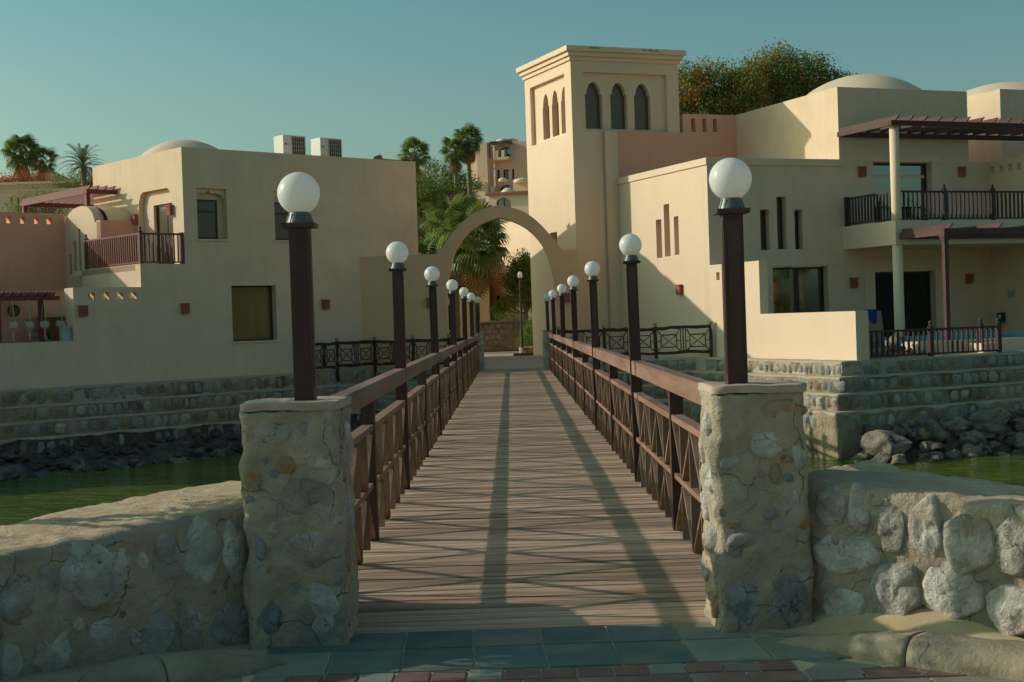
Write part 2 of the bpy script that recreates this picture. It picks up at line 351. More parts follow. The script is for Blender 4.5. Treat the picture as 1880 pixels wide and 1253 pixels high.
def rock_mesh(name, seed, m, sub=2, rough=.35):
    b = bmesh.new(); bmesh.ops.create_icosphere(b, subdivisions=sub, radius=1)
    r = random.Random(seed)
    pl = [(Vector((r.uniform(-1,1), r.uniform(-1,1), r.uniform(-1,1))).normalized(), r.uniform(.5, .85)) for _ in range(14)]
    for v in b.verts:
        p = v.co.copy()
        for n_, d in pl:
            e = p.dot(n_) - d
            if e > 0: p -= n_*e*.97
        p *= 1 + rough*.35*fbm(p*1.7 + Vector((seed*3.1, 0, 0)), 4)
        v.co = p
    me = bpy.data.meshes.new(name); b.to_mesh(me); b.free(); me.materials.append(M[m])
    me.polygons.foreach_set('use_smooth', [name == 'rubble_sack']*len(me.polygons))
    return me

# ------------------------------------------------------------------ frames of the two houses
def frame(ox, oy, deg):
    a = R(deg); c, s = math.cos(a), math.sin(a)
    return lambda x, y, z=0: Vector((ox + x*c - y*s, oy + x*s + y*c, z))
FRO, FRA = (6.51, 46.0), 22.0
FLO, FLA = (-10.57, 46.32), 42.0
fR = frame(*FRO, FRA); fL = frame(*FLO, FLA)

# ------------------------------------------------------------------ the ground, the water
def sheet(name, pts, z, m, depth=None, label=None):
    mb = MB()
    if depth: mb.slab('z', z-depth, depth, pts)
    else: mb._f([mb.b.verts.new((x, y, z)) for x, y in pts])
    o = mb.build(name, m); return tag(o, label, kind='structure')
sheet('water', [(-400, 8), (400, 8), (400, 120), (-400, 120)], -2.35, 'water')
sheet('near_ground', [(-60, -60), (60, -60), (60, 8.15), (1.3, 8.15), (1.3, 7.39), (-1.0, 7.39), (-1.0, 8.15), (-60, 8.15)], -.012, 'grout', 3.2)
# far ground: left quay level 0, right quay level .18, fields beyond
Lc = [fL(-60, -.35), fL(7.15, -.35)]
def xy(v): return (v.x, v.y)
left_edge = [xy(Lc[0]), xy(Lc[1]), (-1.25, 49.5)]
sheet('left_quay_ground', left_edge + [(-1.25, 62), (-90, 62)], 0, 'path', 3)
RC = [(-.6, -7.95)]
ang5 = R(5)
def rq(x, off, y0=-7.95, x0=-.6):       # right terrace front line, turned 5 degrees from the house front
    return fR(x0 - off + (x - x0)*math.cos(ang5) if x > x0 else x0-off, y0 - off + ((x - x0)*math.sin(ang5) if x > x0 else 0))
sheet('right_quay_ground', [xy(rq(-.6, 0)), xy(fR(40, -4.2)), xy(fR(40, 30)), (1.45, 62), (1.45, 46.9), (4.6, 46.4), xy(fR(-.6, 0.1))], .18, 'path', 3)
mb = MB()
rows = [(46.72, 0.0), (50, .10), (52.5, .19), (56, .20), (80, .20)]
prev = None
for y, z in rows:
    a, b = mb.b.verts.new((-1.3 if y < 51 else -3.4, y, z)), mb.b.verts.new((1.6 if y < 51 else 3.4, y, z))
    if prev: mb._f([prev[0], prev[1], b, a])
    prev = (a, b)
tag(mb.build('path', 'path'), kind='structure')
sheet('inland_ground', [(-500, 62), (500, 62), (500, 900), (-500, 900)], .16, 'earth', 3)

# hill behind the hotel
mb = MB(); nx, ny = 60, 30; g = []
for j in range(ny+1):
    row = []
    for i in range(nx+1):
        x = -190 + i*8; y = 84 + j*9
        h = 11*(1/(1+math.exp(-(y-135)/12))) * math.exp(-((x+25)/90)**2) * (1 if abs(x+5) < 22 else max(.5, 1-abs(abs(x+5)-22)/30)) + 1.5*fbm((x*.02, y*.02, 3)) * min(1, (y-84)/60)
        if y < 100: h *= max(0, (y-84)/16)
        row.append(mb.b.verts.new((x, y, max(.1, .1+h))))
    g.append(row)
for j in range(ny):
    for i in range(nx): mb._f([g[j][i], g[j][i+1], g[j+1][i+1], g[j+1][i]])
tag(mb.build('hill', 'earth', smooth=True), kind='structure')

# ------------------------------------------------------------------ paving in front of the bridge
pave = tag(MB().box(-8, 8, 1.5, 7.388, -.011, -.004).build('pavement', 'grout'), kind='structure')
tile_cache = {}
def tile(pts, m, h=.006):
    cx = sum(p[0] for p in pts)/len(pts); cy = sum(p[1] for p in pts)/len(pts)
    mb = MB(); g_ = .006
    q = [(p[0]-cx, p[1]-cy) for p in pts]
    q = [(x - g_*math.copysign(1, x), y - g_*math.copysign(1, y)) for x, y in q]
    mb.slab('z', 0, h+.012, q)
    o = mb.build('tile', m, pave, bevel=.003)
    o.location = (cx, cy, -.012 + rnd.uniform(-.001, .002)); o.rotation_euler = (rnd.uniform(-.004, .004), rnd.uniform(-.004, .004), 0)
xs = [-1.27, -.93, -.585, -.24, .105, .45, .795, 1.15, 1.55]
for k in range(len(xs)-1):
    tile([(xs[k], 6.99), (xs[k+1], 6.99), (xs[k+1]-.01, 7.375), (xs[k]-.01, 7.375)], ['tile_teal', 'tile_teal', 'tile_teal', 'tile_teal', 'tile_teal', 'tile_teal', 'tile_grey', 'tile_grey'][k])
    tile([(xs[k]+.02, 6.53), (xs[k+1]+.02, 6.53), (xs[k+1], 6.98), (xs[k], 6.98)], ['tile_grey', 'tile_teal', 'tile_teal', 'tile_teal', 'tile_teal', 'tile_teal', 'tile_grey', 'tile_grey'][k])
x = -1.25
while x < 1.20:
    y0 = 6.33 + .02*abs(x); m = 'tile_red' if rnd.random() < .62 else 'tile_grey'
    if x > 1.0: m = 'tile_red'
    tile([(x, y0-.005), (x+.166, y0-.005), (x+.17, 6.52), (x+.004, 6.52)], m); x += .166
x = -2.0
while x < 2.2:
    tile([(x, 6.14), (x+.25, 6.14), (x+.25, 6.325), (x, 6.325)], 'tile_red' if rnd.random() < .7 else 'tile_grey'); x += .25
for k in range(12):
    for j in range(8):
        tile([(-2.2+k*.36, 5.75-j*.36), (-1.84+k*.36, 5.75-j*.36), (-1.84+k*.36, 6.12-j*.36), (-2.2+k*.36, 6.12-j*.36)], 'tile_grey' if (k+j) % 3 else 'tile_teal')
for p in ([(1.25, 6.55), (1.42, 6.40), (1.52, 6.62), (1.30, 6.80)], [(1.27, 6.33), (1.5, 6.2), (1.62, 6.36), (1.40, 6.52)], [(1.52, 6.18), (1.75, 6.14), (1.80, 6.22), (1.64, 6.34)]):
    tile(p, 'tile_teal' if p[0][0] < 1.26 else 'tile_grey')
for p in ([(-1.62, 6.55), (-1.30, 6.53), (-1.30, 6.78), (-1.50, 6.72)], [(-1.6, 6.35), (-1.28, 6.34), (-1.29, 6.51), (-1.62, 6.52)]):
    tile(p, 'tile_grey')

# kerbs: rounded, sinking to nothing at the bridge end
def kerb(name, line, label, hs):
    root = empty(name, (0, 0, 0), label, 'kerb', 'kerbs at the bridge end')
    n = 44; pts = []
    L = [Vector((*p, 0)) for p in line]
    seg = [(b-a).length for a, b in zip(L, L[1:])]; T = sum(seg)
    def at(s):
        for a, b, l in zip(L, L[1:], seg):
            if s <= l: return a + (b-a)*(s/l), (b-a).normalized()
            s -= l
        return L[-1], (L[-1]-L[-2]).normalized()
    breaks = [0, .50*1.15, T*.62, T]
    breaks = [0, min(.72, T*.4), T]
    for s0, s1 in zip(breaks, breaks[1:]):
        mb = MB(); rings = []
        m_ = max(6, int((s1-s0)/.03))
        for i in range(m_+1):
            s = s0 + .004 + (s1-s0-.008)*i/m_
            p, d = at(s); nrm = Vector((-d.y, d.x, 0))*hs
            f = min(1, (s/.55))**.8; w = .08 + .20*min(1, s/.7); h = .006 + .115*f
            prof = [(0, -.05), (-.01, h*.25), (.0, h*.5), (w*.07, h*.74), (w*.16, h*.9), (w*.3, h), (w*.65, h*1.0), (w*.92, h*.93), (w, h*.8), (w, -.05)]
            ring = []
            for u, z in prof:
                q = p + nrm*u; e = .007*fbm((q.x*5, q.y*5, z*9)) + .003*fbm((q.x*22, q.y*22, z*22))
                ring.append(mb.b.verts.new((q.x+e, q.y+e, z+e)))
            rings.append(ring)
        for a, b in zip(rings, rings[1:]):
            for k in range(9): mb._f([a[k], a[k+1], b[k+1], b[k]]).smooth = True
        mb._f(rings[0]); mb._f(rings[-1])
        mb.build('kerb_stone', 'curb', root, smooth=False)
kerb('kerb', [(1.24, 6.86), (1.42, 6.68), (1.67, 6.36), (1.9, 6.18), (2.08, 6.06), (2.6, 5.6), (3.4, 4.6)], 'sand-stained rounded concrete kerb along the right stone wall', 1)
kerb('kerb', [(-1.06, 6.84), (-1.33, 6.56), (-1.7, 6.30), (-2.05, 6.05), (-2.6, 5.4), (-3.0, 4.6)], 'shaded rounded concrete kerb along the left stone wall', -1)

# ------------------------------------------------------------------ rough masonry bodies
def nvec(p, f, amp):
    q = Vector(p)*f
    return Vector((fbm(q), fbm(q+Vector((31, 7, 3))), fbm(q+Vector((5, 57, 13)))))*amp
def noisy_box(x0, x1, y0, y1, z0, z1, res, amp, f=5, taper=0):
    b = bmesh.new(); D = {}
    nx, ny, nz = max(2, int((x1-x0)/res)), max(2, int((y1-y0)/res)), max(2, int((z1-z0)/res))
    def V(i, j, k):
        key = (i, j, k)
        if key not in D:
            p = Vector((x0+(x1-x0)*i/nx, y0+(y1-y0)*j/ny, z0+(z1-z0)*k/nz))
            t = 1 - k/nz; c = Vector(((x0+x1)/2, (y0+y1)/2, p.z))
            e = (i in (0, nx)) + (j in (0, ny))
            q = p + (p-c)*taper*t**3
            if e == 2: q -= (p-c)*.05
            D[key] = b.verts.new(q + nvec(p, f, amp) + nvec(p, f*4, amp*.25))
        return D[key]
    for i in range(nx):
        for k in range(nz):
            b.faces.new([V(i,0,k), V(i+1,0,k), V(i+1,0,k+1), V(i,0,k+1)]); b.faces.new([V(i,ny,k), V(i,ny,k+1), V(i+1,ny,k+1), V(i+1,ny,k)])
    for j in range(ny):
        for k in range(nz):
            b.faces.new([V(0,j,k), V(0,j,k+1), V(0,j+1,k+1), V(0,j+1,k)]); b.faces.new([V(nx,j,k), V(nx,j+1,k), V(nx,j+1,k+1), V(nx,j,k+1)])
    for i in range(nx):
        for j in range(ny): b.faces.new([V(i,j,nz), V(i+1,j,nz), V(i+1,j+1,nz), V(i,j+1,nz)])
    for f_ in b.faces: f_.smooth = True
    mb = MB(); mb.b.free(); mb.b = b
    return mb

def fillers(stones, a0, a1, z0, z1, n, seed, mats=('stone_grey', 'stone_grey', 'stone_dark', 'stone_ochre')):
    r = random.Random(seed); out = [(x, z, w*1.14, h*1.14, m, d*.7) for x, z, w, h, m, d in stones]
    for _ in range(1600):
        if n <= 0: break
        w = r.uniform(.025, .085); h = w*r.uniform(.7, 1.5); x = r.uniform(a0+w, a1-w); z = r.uniform(z0+h, (z1(x) if callable(z1) else z1)-h)
        if all(((x-q[0])/(w+q[2]*.93+.008))**2 + ((z-q[1])/(h+q[3]*.93+.008))**2 > 1 for q in out):
            out.append((x, z, w, h, mats[r.randrange(len(mats))], .012)); n -= 1
    return out
def pillar(label, x0, x1, y0, y1, z1, stones, side, sidestones):
    cx, cy = (x0+x1)/2, (y0+y1)/2
    root = empty('stone_pillar', (cx, cy, 0), label, 'pillar', 'stone pillars at the bridge ends')
    noisy_box(x0-cx, x1-cx, y0-cy, y1-cy, -.05, z1-.035, .022, .024, 5, .035).build('pillar_body', 'mortar', root)
    c = noisy_box(x0-cx-.006, x1-cx+.008, y0-cy-.008, y1-cy+.01, z1-.037, z1, .03, .006, 7).build('cap', 'cap', root)
    stones = fillers(stones, x0, x1, .03, z1-.08, 20, int(x0*50)+7)
    for i, (x, z, w, h, m, dp) in enumerate(stones):
        me = stone_mesh('stone', w, h, dp, i*7+int(x0*10)+40, m, n=26, rings=7, rough=.55)
        link('stone', me, root, loc=(x-cx, y0-cy+.006, z), rot=(rnd.uniform(-.06, .06), 0, rnd.uniform(-.05, .05)))
    for i, (y, z, w, h, m, dp) in enumerate(sidestones):
        me = stone_mesh('stone', w, h, dp, i*5+int(x0*10)+90, m, n=22, rings=6, rough=.6)
        link('stone', me, root, loc=((x1 if side > 0 else x0)-cx-.004*side, y-cy, z), rot=(0, 0, R(90*side)))
    return root
g, o_, d_ = 'stone_grey', 'stone_ochre', 'stone_dark'
pillar('weathered stone pillar on the left of the near bridge end', -1.38, -.88, 7.13, 7.63, 1.235,
       [(-1.23,1.10,.115,.067,g,.03),(-1.05,1.10,.03,.036,d_,.014),(-.95,1.09,.045,.05,o_,.02),(-1.16,.92,.05,.048,o_,.016),(-1.32,.87,.034,.073,o_,.02),
        (-.985,.96,.073,.073,g,.022),(-1.06,.755,.157,.088,g,.035),(-1.06,.49,.145,.10,g,.04),(-1.0,.18,.091,.139,g,.035),(-1.3,.52,.026,.073,d_,.015),
        (-1.12,.31,.04,.061,d_,.015),(-1.22,.88,.024,.024,d_,.012),(-1.28,.17,.07,.1,d_,.015)], 1,
       [(7.25,.86,.09,.12,o_,.02),(7.42,1.05,.11,.07,g,.02),(7.4,.62,.12,.09,g,.025),(7.28,.42,.09,.1,o_,.02),(7.48,.3,.08,.1,g,.02),(7.3,.14,.1,.09,g,.02)])
pillar('weathered stone pillar on the right of the near bridge end', 1.0, 1.475, 7.13, 7.63, 1.245,
       [(1.35,1.11,.117,.06,o_,.025),(1.27,.95,.08,.074,g,.035),(1.435,.91,.036,.104,g,.02),(1.1,1.03,.062,.085,g,.022),(1.37,.64,.055,.07,g,.022),
        (1.16,.42,.115,.085,g,.035),(1.31,.79,.026,.05,o_,.012),(1.125,.15,.091,.117,d_,.035),(1.35,.16,.105,.135,d_,.04),(1.14,.70,.078,.10,g,.02),(1.27,.60,.03,.04,d_,.012),
        (1.37,.44,.04,.05,o_,.012),(1.29,.33,.05,.045,d_,.014)], -1,
       [(7.3,1.05,.1,.08,g,.035),(7.5,.9,.08,.1,g,.03),(7.28,.75,.1,.1,g,.045),(7.46,.6,.1,.09,g,.04),(7.27,.42,.09,.12,g,.05),(7.48,.28,.1,.1,g,.04),(7.26,.12,.1,.08,o_,.04)])

def sweep_wall(label, line, side, back, ztop, stones, seed):
    # line: the foot of the front face, walking away from the pillar; side: which way the back lies
    root = empty('stone_wall', (*line[1], 0), label, 'stone wall', 'low stone walls beside the bridge pillars')
    org = Vector((*line[1], 0))
    L = [Vector((*p, 0)) for p in line]; seg = [(b-a).length for a, b in zip(L, L[1:])]; T = sum(seg)
    def at(s):
        s = max(0, min(T-.001, s)); i = 0; s_ = s
        for a, b, l in zip(L, L[1:], seg):
            if s_ <= l: p = a+(b-a)*(s_/l); break
            s_ -= l
        return p
    def tan(s): return (at(s+.12)-at(s-.12)).normalized()
    res = .024; n = int(T/res); mb = MB(); rings = []
    for i in range(n+1):
        s = T*i/n; p = at(s); d = tan(s); nb = Vector((-d.y, d.x, 0))*side
        zt = ztop(s); w = back(s)
        prof = [(0, -.06)] + [(0, zt*k/26) for k in range(1, 26)] + [(.01, zt-.006), (.04, zt+.004)]
        m_ = 26; prof += [(.04 + (w-.08)*k/m_, zt+.012) for k in range(1, m_)] + [(w-.04, zt+.004), (w, zt-.03), (w+.02, zt*.5), (w+.02, -.2)]
        ring = []
        for u, z in prof:
            q = p + nb*u + Vector((0, 0, z))
            top = z > zt-.01
            e = nvec(q, 4, .012 if top else .022) + nvec(q, 17, .006) + (Vector((0, 0, .010*fbm((q.x*7, q.y*20, 3)))) if top else Vector())
            ring.append(mb.b.verts.new(q + e - org))
        rings.append(ring)
    for a, b in zip(rings, rings[1:]):
        for k in range(len(a)-1):
            f = mb._f([a[k], a[k+1], b[k+1], b[k]])
            f.material_index = 1 if 27 <= k < len(a)-4 else 0; f.smooth = True
    mb._f(rings[0]); mb._f(rings[-1])
    mb.build('wall_body', ['mortar', 'walltop'], root)
    stones = fillers(stones, .02, 2.3, .03, lambda q: ztop(q)-.05, 34, seed)
    for i, (s, z, w, h, m, dp) in enumerate(stones):
        p = at(s); d = tan(s); out = Vector((d.y, -d.x, 0))*side     # away from the back
        a = math.atan2(out.y, out.x) + math.pi/2
        me = stone_mesh('stone', w, h, dp, seed+i*3, m, n=28, rings=8, rough=.6)
        link('stone', me, root, loc=p - org + Vector((0, 0, z)) + out*.0, rot=(rnd.uniform(-.05, .05), rnd.uniform(-.08, .08), a + rnd.uniform(-.06, .06)))
    return root
LWc = [(-1.2,7.36),(-1.35,7.32),(-1.82,7.02),(-2.14,6.72),(-2.4,6.45),(-2.9,5.8),(-3.25,5.0),(-3.45,4.0),(-3.5,2.5)]
sweep_wall('low curved stone wall in shade left of the bridge with sunlit sandy top', LWc, -1, lambda s: 1.02 - .16*min(1, s/1.4), lambda s: .73 - .10*min(1, s/1.2) - .015*s,
    [(1.01,.46,.185,.155,g,.045),(.64,.46,.075,.157,g,.035),(.45,.49,.108,.165,g,.045),(.28,.47,.068,.161,g,.035),(1.41,.40,.088,.12,g,.04),(1.25,.42,.046,.113,g,.025),
     (.82,.31,.046,.036,g,.02),(1.26,.12,.1,.104,g,.04),(1.0,.13,.08,.107,g,.03),(.73,.14,.115,.138,g,.045),(.52,.14,.078,.155,g,.04),(.28,.10,.138,.12,g,.045),
     (1.46,.11,.06,.094,g,.03),(.10,.21,.045,.096,d_,.02),(1.66,.4,.11,.13,g,.04),(1.72,.14,.12,.1,g,.04),(1.95,.35,.1,.16,g,.04),(2.2,.2,.14,.14,g,.04),(2.5,.38,.12,.12,g,.04)], 100)
RWc = [(1.40,7.30),(1.6,7.12),(1.85,6.95),(2.1,6.78),(2.35,6.55),(2.6,6.25),(3.0,5.7),(3.4,5.0),(3.6,4.2),(3.7,3)]
sweep_wall('low curved stone wall in sunlight right of the bridge', RWc, 1, lambda s: .92 - .30*min(1, s/1.2), lambda s: .75 - .07*min(1, s/1.1) - .012*s,
    [(.24,.61,.09,.09,g,.03),(.40,.61,.052,.118,g,.05),(.56,.54,.072,.135,g,.05),(.73,.53,.082,.155,g,.05),(.94,.48,.14,.145,g,.05),(1.17,.49,.088,.14,g,.055),
     (.31,.39,.172,.10,g,.035),(.57,.22,.137,.142,g,.06),(.30,.13,.116,.09,g,.045),(.85,.24,.15,.145,g,.05),(1.14,.18,.125,.12,g,.055),(1.42,.46,.12,.13,g,.05),(1.45,.18,.14,.12,g,.05),
     (1.75,.38,.12,.17,g,.05),(2.1,.45,.13,.12,g,.05),(2.15,.17,.13,.12,g,.05)], 300)
# blown sand against the foot of the right wall and between wall and kerb
mb = MB(); g2 = []
for i in range(60):
    row = []
    for j in range(22):
        x = 1.05 + i*.035; t = j/21
        yw = 7.34 - max(0, (x-1.35))*.72 - max(0, x-2.1)*.45
        y = yw - t*(.42 + .1*math.sin(x*3))
        z = (.10 + .06*math.sin(x*5.3+1)*math.sin(x*2.1))*(1-t)**1.6*min(1, max(0, (x-1.1)/.5)) + .004*fbm((x*6, y*6, 0)) + .001
        row.append(mb.b.verts.new((x, y, z - .02*(t > .97))))
    g2.append(row)
for i in range(59):
    for j in range(21): mb._f([g2[i][j], g2[i+1][j], g2[i+1][j+1], g2[i][j+1]])
tag(mb.build('sand_drift', 'sand', smooth=True), 'yellow sand drifted against the foot of the right stone wall', 'sand', kind='stuff')

# ------------------------------------------------------------------ the bridge
bridge = empty('footbridge', (0, 7.4, 0), 'long straight timber footbridge deck over the green lagoon', 'footbridge')
pl = []
for v in range(6):
    mb = MB(); mb.box(-1.14, 1.27, -.0635, .0635, -.04, 0)
    bmesh.ops.subdivide_edges(mb.b, edges=[e for e in mb.b.edges if abs(e.verts[0].co.x-e.verts[1].co.x) > 1], cuts=8)
    for q in mb.b.verts: q.co.z += .0022*fbm((q.co.x*1.3, v*9, q.co.y*3)); q.co.y += .002*fbm((q.co.x*2, v*5, 1))
    pl.append(mb.mesh('plank', 'deck'))
PITCH = .1395; y = 7.462; k = 0
while y < 46.68:
    link('plank', pl[(k*7+k//3) % 6], bridge, loc=(rnd.uniform(-.008, .008), y-7.4, rnd.uniform(-.0025, .0025)), rot=(rnd.uniform(-.012, .012), 0, rnd.uniform(-.0012, .0012)))
    y += PITCH; k += 1
for x in (-.95, 0.06, 1.08):
    MB().box(x-.09, x+.09, .05, 39.3, -.36, -.045).build('beam', 'wood', bridge)
for yy in (10, 20, 30):
    for x in (-.8, .9): MB().lathe([(.16, -3.5), (.16, -.36)], x, yy, 12).build('pile', 'wood', bridge)

XL, XR = -1.095, 1.215
YP0, YS = 7.38, 3.2325            # pillars at 0 and 12 (bays)
def railing(x, inn, label):
    root = empty('bridge_railing', (x, YP0, 0), label, 'railing', 'timber railings of the footbridge')
    y0, y1 = .20, 12*YS - .18
    MB().box(-.055, .055, y0, y1, 1.045, 1.18).build('handrail', 'woodrail', root, bevel=.006)
    # lower rails are made bay by bay
    board = MB().box(-.045, .045, -.011, .011, 0, .375).mesh('baluster', 'slat')
    L = YS - .1; c = L/6
    ln = math.hypot(c, .375)
    def brace_mesh():
        mb = MB(); mb.bar((0, -c/2, 0), (0, c/2, .375), .075, .024, (0, -1, 0)); return mb.mesh('brace', 'slat')
    bm = brace_mesh()
    subr = MB().box(-.032, .032, -L/2, L/2, 0, .038).mesh('lower_rail', 'woodrail')
    topr = MB().box(-.042, .042, -L/2, L/2, 0, .045).mesh('upper_rail', 'woodrail')
    post = MB().box(-.05, .05, -.05, .05, -.25, 1.04).mesh('post', 'woodpost')
    for b in range(12):
        yc = (b+.5)*YS
        if b > 0 and b % 2: link('post', post, root, loc=(0, b*YS, 0))
        link('upper_rail', topr, root, loc=(0, yc, .825)); link('lower_rail', subr, root, loc=(0, yc, .395))
        link('lower_rail', subr, root, loc=(0, yc, -.035)) if False else None
        for i in range(1, 6):
            for z in (.015, .445): link('baluster', board, root, loc=(0, yc - L/2 + i*c, z))
        for i in range(6):
            for z, fl in ((.015, i % 2), (.445, 1-i % 2)):
                link('brace', bm, root, loc=(0, yc - L/2 + (i+.5)*c, z), scale=(1, -1 if fl else 1, 1))
    return root
railing(XL, 1, 'left timber railing of the footbridge with zigzag braces, inner side shaded')
railing(XR, -1, 'right timber railing of the footbridge with zigzag braces, inner side sunlit')

# ------------------------------------------------------------------ lamps
def lamp_meshes(z0):
    d = {}
    mb = MB(); w = .0515
    mb.box(-w, w, -w, w, z0, 2.13); d['post'] = mb.mesh('post', 'woodpost')
    mb = MB(); mb.box(-w*.62, w*.62, -w-.003, -w+.001, z0+.06, 2.09); mb.box(w-.001, w+.003, -w*.62, w*.62, z0+.06, 2.09); mb.box(-w-.003, -w+.001, -w*.62, w*.62, z0+.06, 2.09)
    d['panel'] = mb.mesh('inset_panel', 'woodpost')
    d['plate'] = MB().box(-.085, .085, -.085, .085, 2.13, 2.153).mesh('top_plate', 'woodpost')
    mb = MB(); mb.lathe([(.07, 2.153), (.068, 2.165), (.055, 2.20), (.05, 2.212)], 0, 0, 20)
    for k in range(14):
        a = k*2*math.pi/14; ca, sa = math.cos(a), math.sin(a)
        mb.bar((.069*ca, .069*sa, 2.158), (.055*ca, .055*sa, 2.204), .007, .006)
    d['collar'] = mb.mesh('collar', 'collar')
    mb = MB(); n = 28; prof = []
    for i in range(n+1):
        t = -math.pi/2 + .32 + (math.pi - .32)*i/n
        prof.append((max(.0005, .1105*math.cos(t)), 2.31 + .1105*math.sin(t)))
    mb.lathe(prof, 0, 0, 40); d['globe'] = mb.mesh('globe', 'globe', smooth=True)
    return d
LM = {0: lamp_meshes(1.235), 1: lamp_meshes(-.2)}
ordn = ['first', 'second', 'third', 'fourth', 'fifth', 'sixth', 'seventh']
for side, x in (('left', XL), ('right', XR)):
    for i in range(7):
        lab = {0: 'nearest and largest white globe lamp, standing on the %s near stone pillar' % side,
               6: 'farthest white globe lamp of the %s row, standing on the small far pillar' % side}.get(i, '%s white globe lamp from the near end along the %s bridge railing' % (ordn[i], side))
        r = empty('lamp_post', (x + (.013 if i == 0 and side == 'left' else (-.05 if i == 0 else 0)), YP0 + 2*i*YS, 0), lab, 'lamp', 'globe lamps along the bridge')
        mm = LM[0 if i in (0, 6) else 1]
        for nm, mk in (('post', 'post'), ('inset_panel', 'panel'), ('top_plate', 'plate'), ('collar', 'collar'), ('globe', 'globe')): link(nm, mm[mk], r)
        r.rotation_euler = (rnd.uniform(-.010, .010), rnd.uniform(-.012, .008), rnd.uniform(-.03, .03)) if i else (0, 0, 0)
        # screws and scuffs are in the paint
for x0, x1, lab in ((-1.33, -.93, 'small blue-green stone pillar at the far left end of the bridge'), (1.03, 1.43, 'small blue-green stone pillar at the far right end of the bridge')):
    pillar(lab, x0, x1, 46.15, 46.75, 1.25, [(x0+.2, 1.0, .12, .1, d_, .02), (x0+.12, .7, .08, .12, d_, .02), (x0+.3, .65, .07, .12, g, .02), (x0+.15, .35, .09, .13, d_, .02), (x0+.3, .25, .07, .1, d_, .02)], 1 if x0 < 0 else -1,
           [(46.3, .9, .1, .12, d_, .02), (46.5, .5, .12, .14, d_, .02), (46.3, .2, .1, .1, d_, .02)])

# ------------------------------------------------------------------ terraced quays
def offset_poly(pts, d):
    P = [Vector((p[0], p[1])) for p in pts]; out = []
    nr = []
    for a, b in zip(P, P[1:]):
        t = (b-a).normalized(); nr.append(Vector((t.y, -t.x)))       # outward = right of travel
    for i, p in enumerate(P):
        if i == 0: out.append(p + nr[0]*d)
        elif i == len(P)-1: out.append(p + nr[-1]*d)
        else:
            n = (nr[i-1] + nr[i]); n.normalize(); out.append(p + n*(d/max(.3, n.dot(nr[i]))))
    return out
QS = [stone_mesh('stone', .5, .5, .16, 500+i, ['quay_stone_a', 'quay_stone_b', 'quay_stone_c', 'quay_stone_a'][i % 4], n=12, rings=2, rough=.5, blocky=True) for i in range(16)]
def quay(name, label, pts, courses, vis, seed):
    r = random.Random(seed); root = empty(name, (pts[1][0], pts[1][1], 0), label, 'quay wall', 'terraced quay walls')
    org = Vector((pts[1][0], pts[1][1], 0)); cnt = 0
    for ci, (off, zt, zb, tread, mt) in enumerate(courses):
        ln = offset_poly(pts, off); inn = offset_poly(pts, off-tread)
        mb = MB(); prev = None
        def q(s, u, z, e=.03):
            i = min(len(ln)-2, int(s)); f = s-i
            p = ln[i].lerp(ln[i+1], f); w = inn[i].lerp(inn[i+1], f); p = p.lerp(w, u)
            v = Vector((p.x, p.y, z)); return v + nvec(v, 1.6, e) + nvec(v, 7, e*.35) - org
        for i in range(len(ln)-1):
            n = max(2, int((ln[i+1]-ln[i]).length/.12))
            for k in range(n+1 if i == len(ln)-2 else n):
                s = i + k/n; ring = []
                nz = 5 if zt-zb < 1 else 12
                for j in range(nz): ring.append(mb.b.verts.new(q(s, 0, zb-.03 + (zt-.05-zb+.03)*j/(nz-1), .03 if zt-zb < 1 else .07)))
                for u, z in ((0, zt), (.08, zt+.006), (1, zt+.012)): ring.append(mb.b.verts.new(q(s, u, z, .012)))
                if prev:
                    for j in range(len(ring)-1):
                        f = mb._f([prev[j], ring[j], ring[j+1], prev[j+1]])
                        if f: f.material_index = 1 if j >= nz-1 else 0
                prev = ring
        mb.build('course', [mt, 'quay_cap'], root, smooth=True)
        for i in range(len(ln)-1):
            a, b = ln[i], ln[i+1]; t = (b-a).normalized(); out = Vector((t.y, -t.x)); ang = math.atan2(out.y, out.x) + math.pi/2
            s0, s1 = vis[i]; L = (b-a).length; s = s0*L + r.uniform(0, .2)
            H = min(zt-zb, .62)
            while s < s1*L:
                w = r.uniform(.14, .42)
                if r.random() < (.93 if zt-zb < 1 else .6) and cnt < 298:
                    h = H*r.uniform(.68, .84); p = a + t*(s+w/2)
                    link('stone', QS[r.randrange(16)], root, loc=Vector((p.x, p.y, zt-.06-h/2-r.uniform(0, .02))) - org + Vector((out.x, out.y, 0))*(.008+r.uniform(-.012, .012)),
                         rot=(0, r.uniform(-.12, .12), ang), scale=(w*1.14, .38, h*1.12)); cnt += 1
                s += w + r.uniform(.01, .05)
    return root
LQ = [xy(fL(-12, -.35)), xy(fL(7.15, -.35)), (-1.25, 49.5), (-1.25, 55)]
quay('quay_wall', 'shaded terraced stone quay below the left villa, four stepped courses', LQ,
     [(0, 0.02, -.46, .5, 'quay_mortar'), (.32, -.46, -.92, .4, 'quay_mortar'), (.64, -.92, -1.38, .4, 'quay_mortar'), (.98, -1.38, -3.0, .42, 'wetrock')], [(.30, .99), (.0, .95), (0, 0)], 11)
RQ = [(1.42, 52), (1.42, 46.95), (4.6, 46.35), xy(fR(-.6, .1)), xy(rq(-.6, 0)), xy(rq(16, 0))]
quay('quay_wall', 'terraced stone quay below the right villa, its corner face in sunlight', RQ,
     [(0, .19, -.22, .5, 'quay_mortar'), (.3, -.22, -.65, .36, 'quay_mortar'), (.6, -.65, -1.10, .36, 'quay_mortar'), (.9, -1.10, -3.0, .36, 'quay_mortar')], [(0, 0), (.2, .95), (.05, .95), (.1, .98), (.02, .47)], 12)

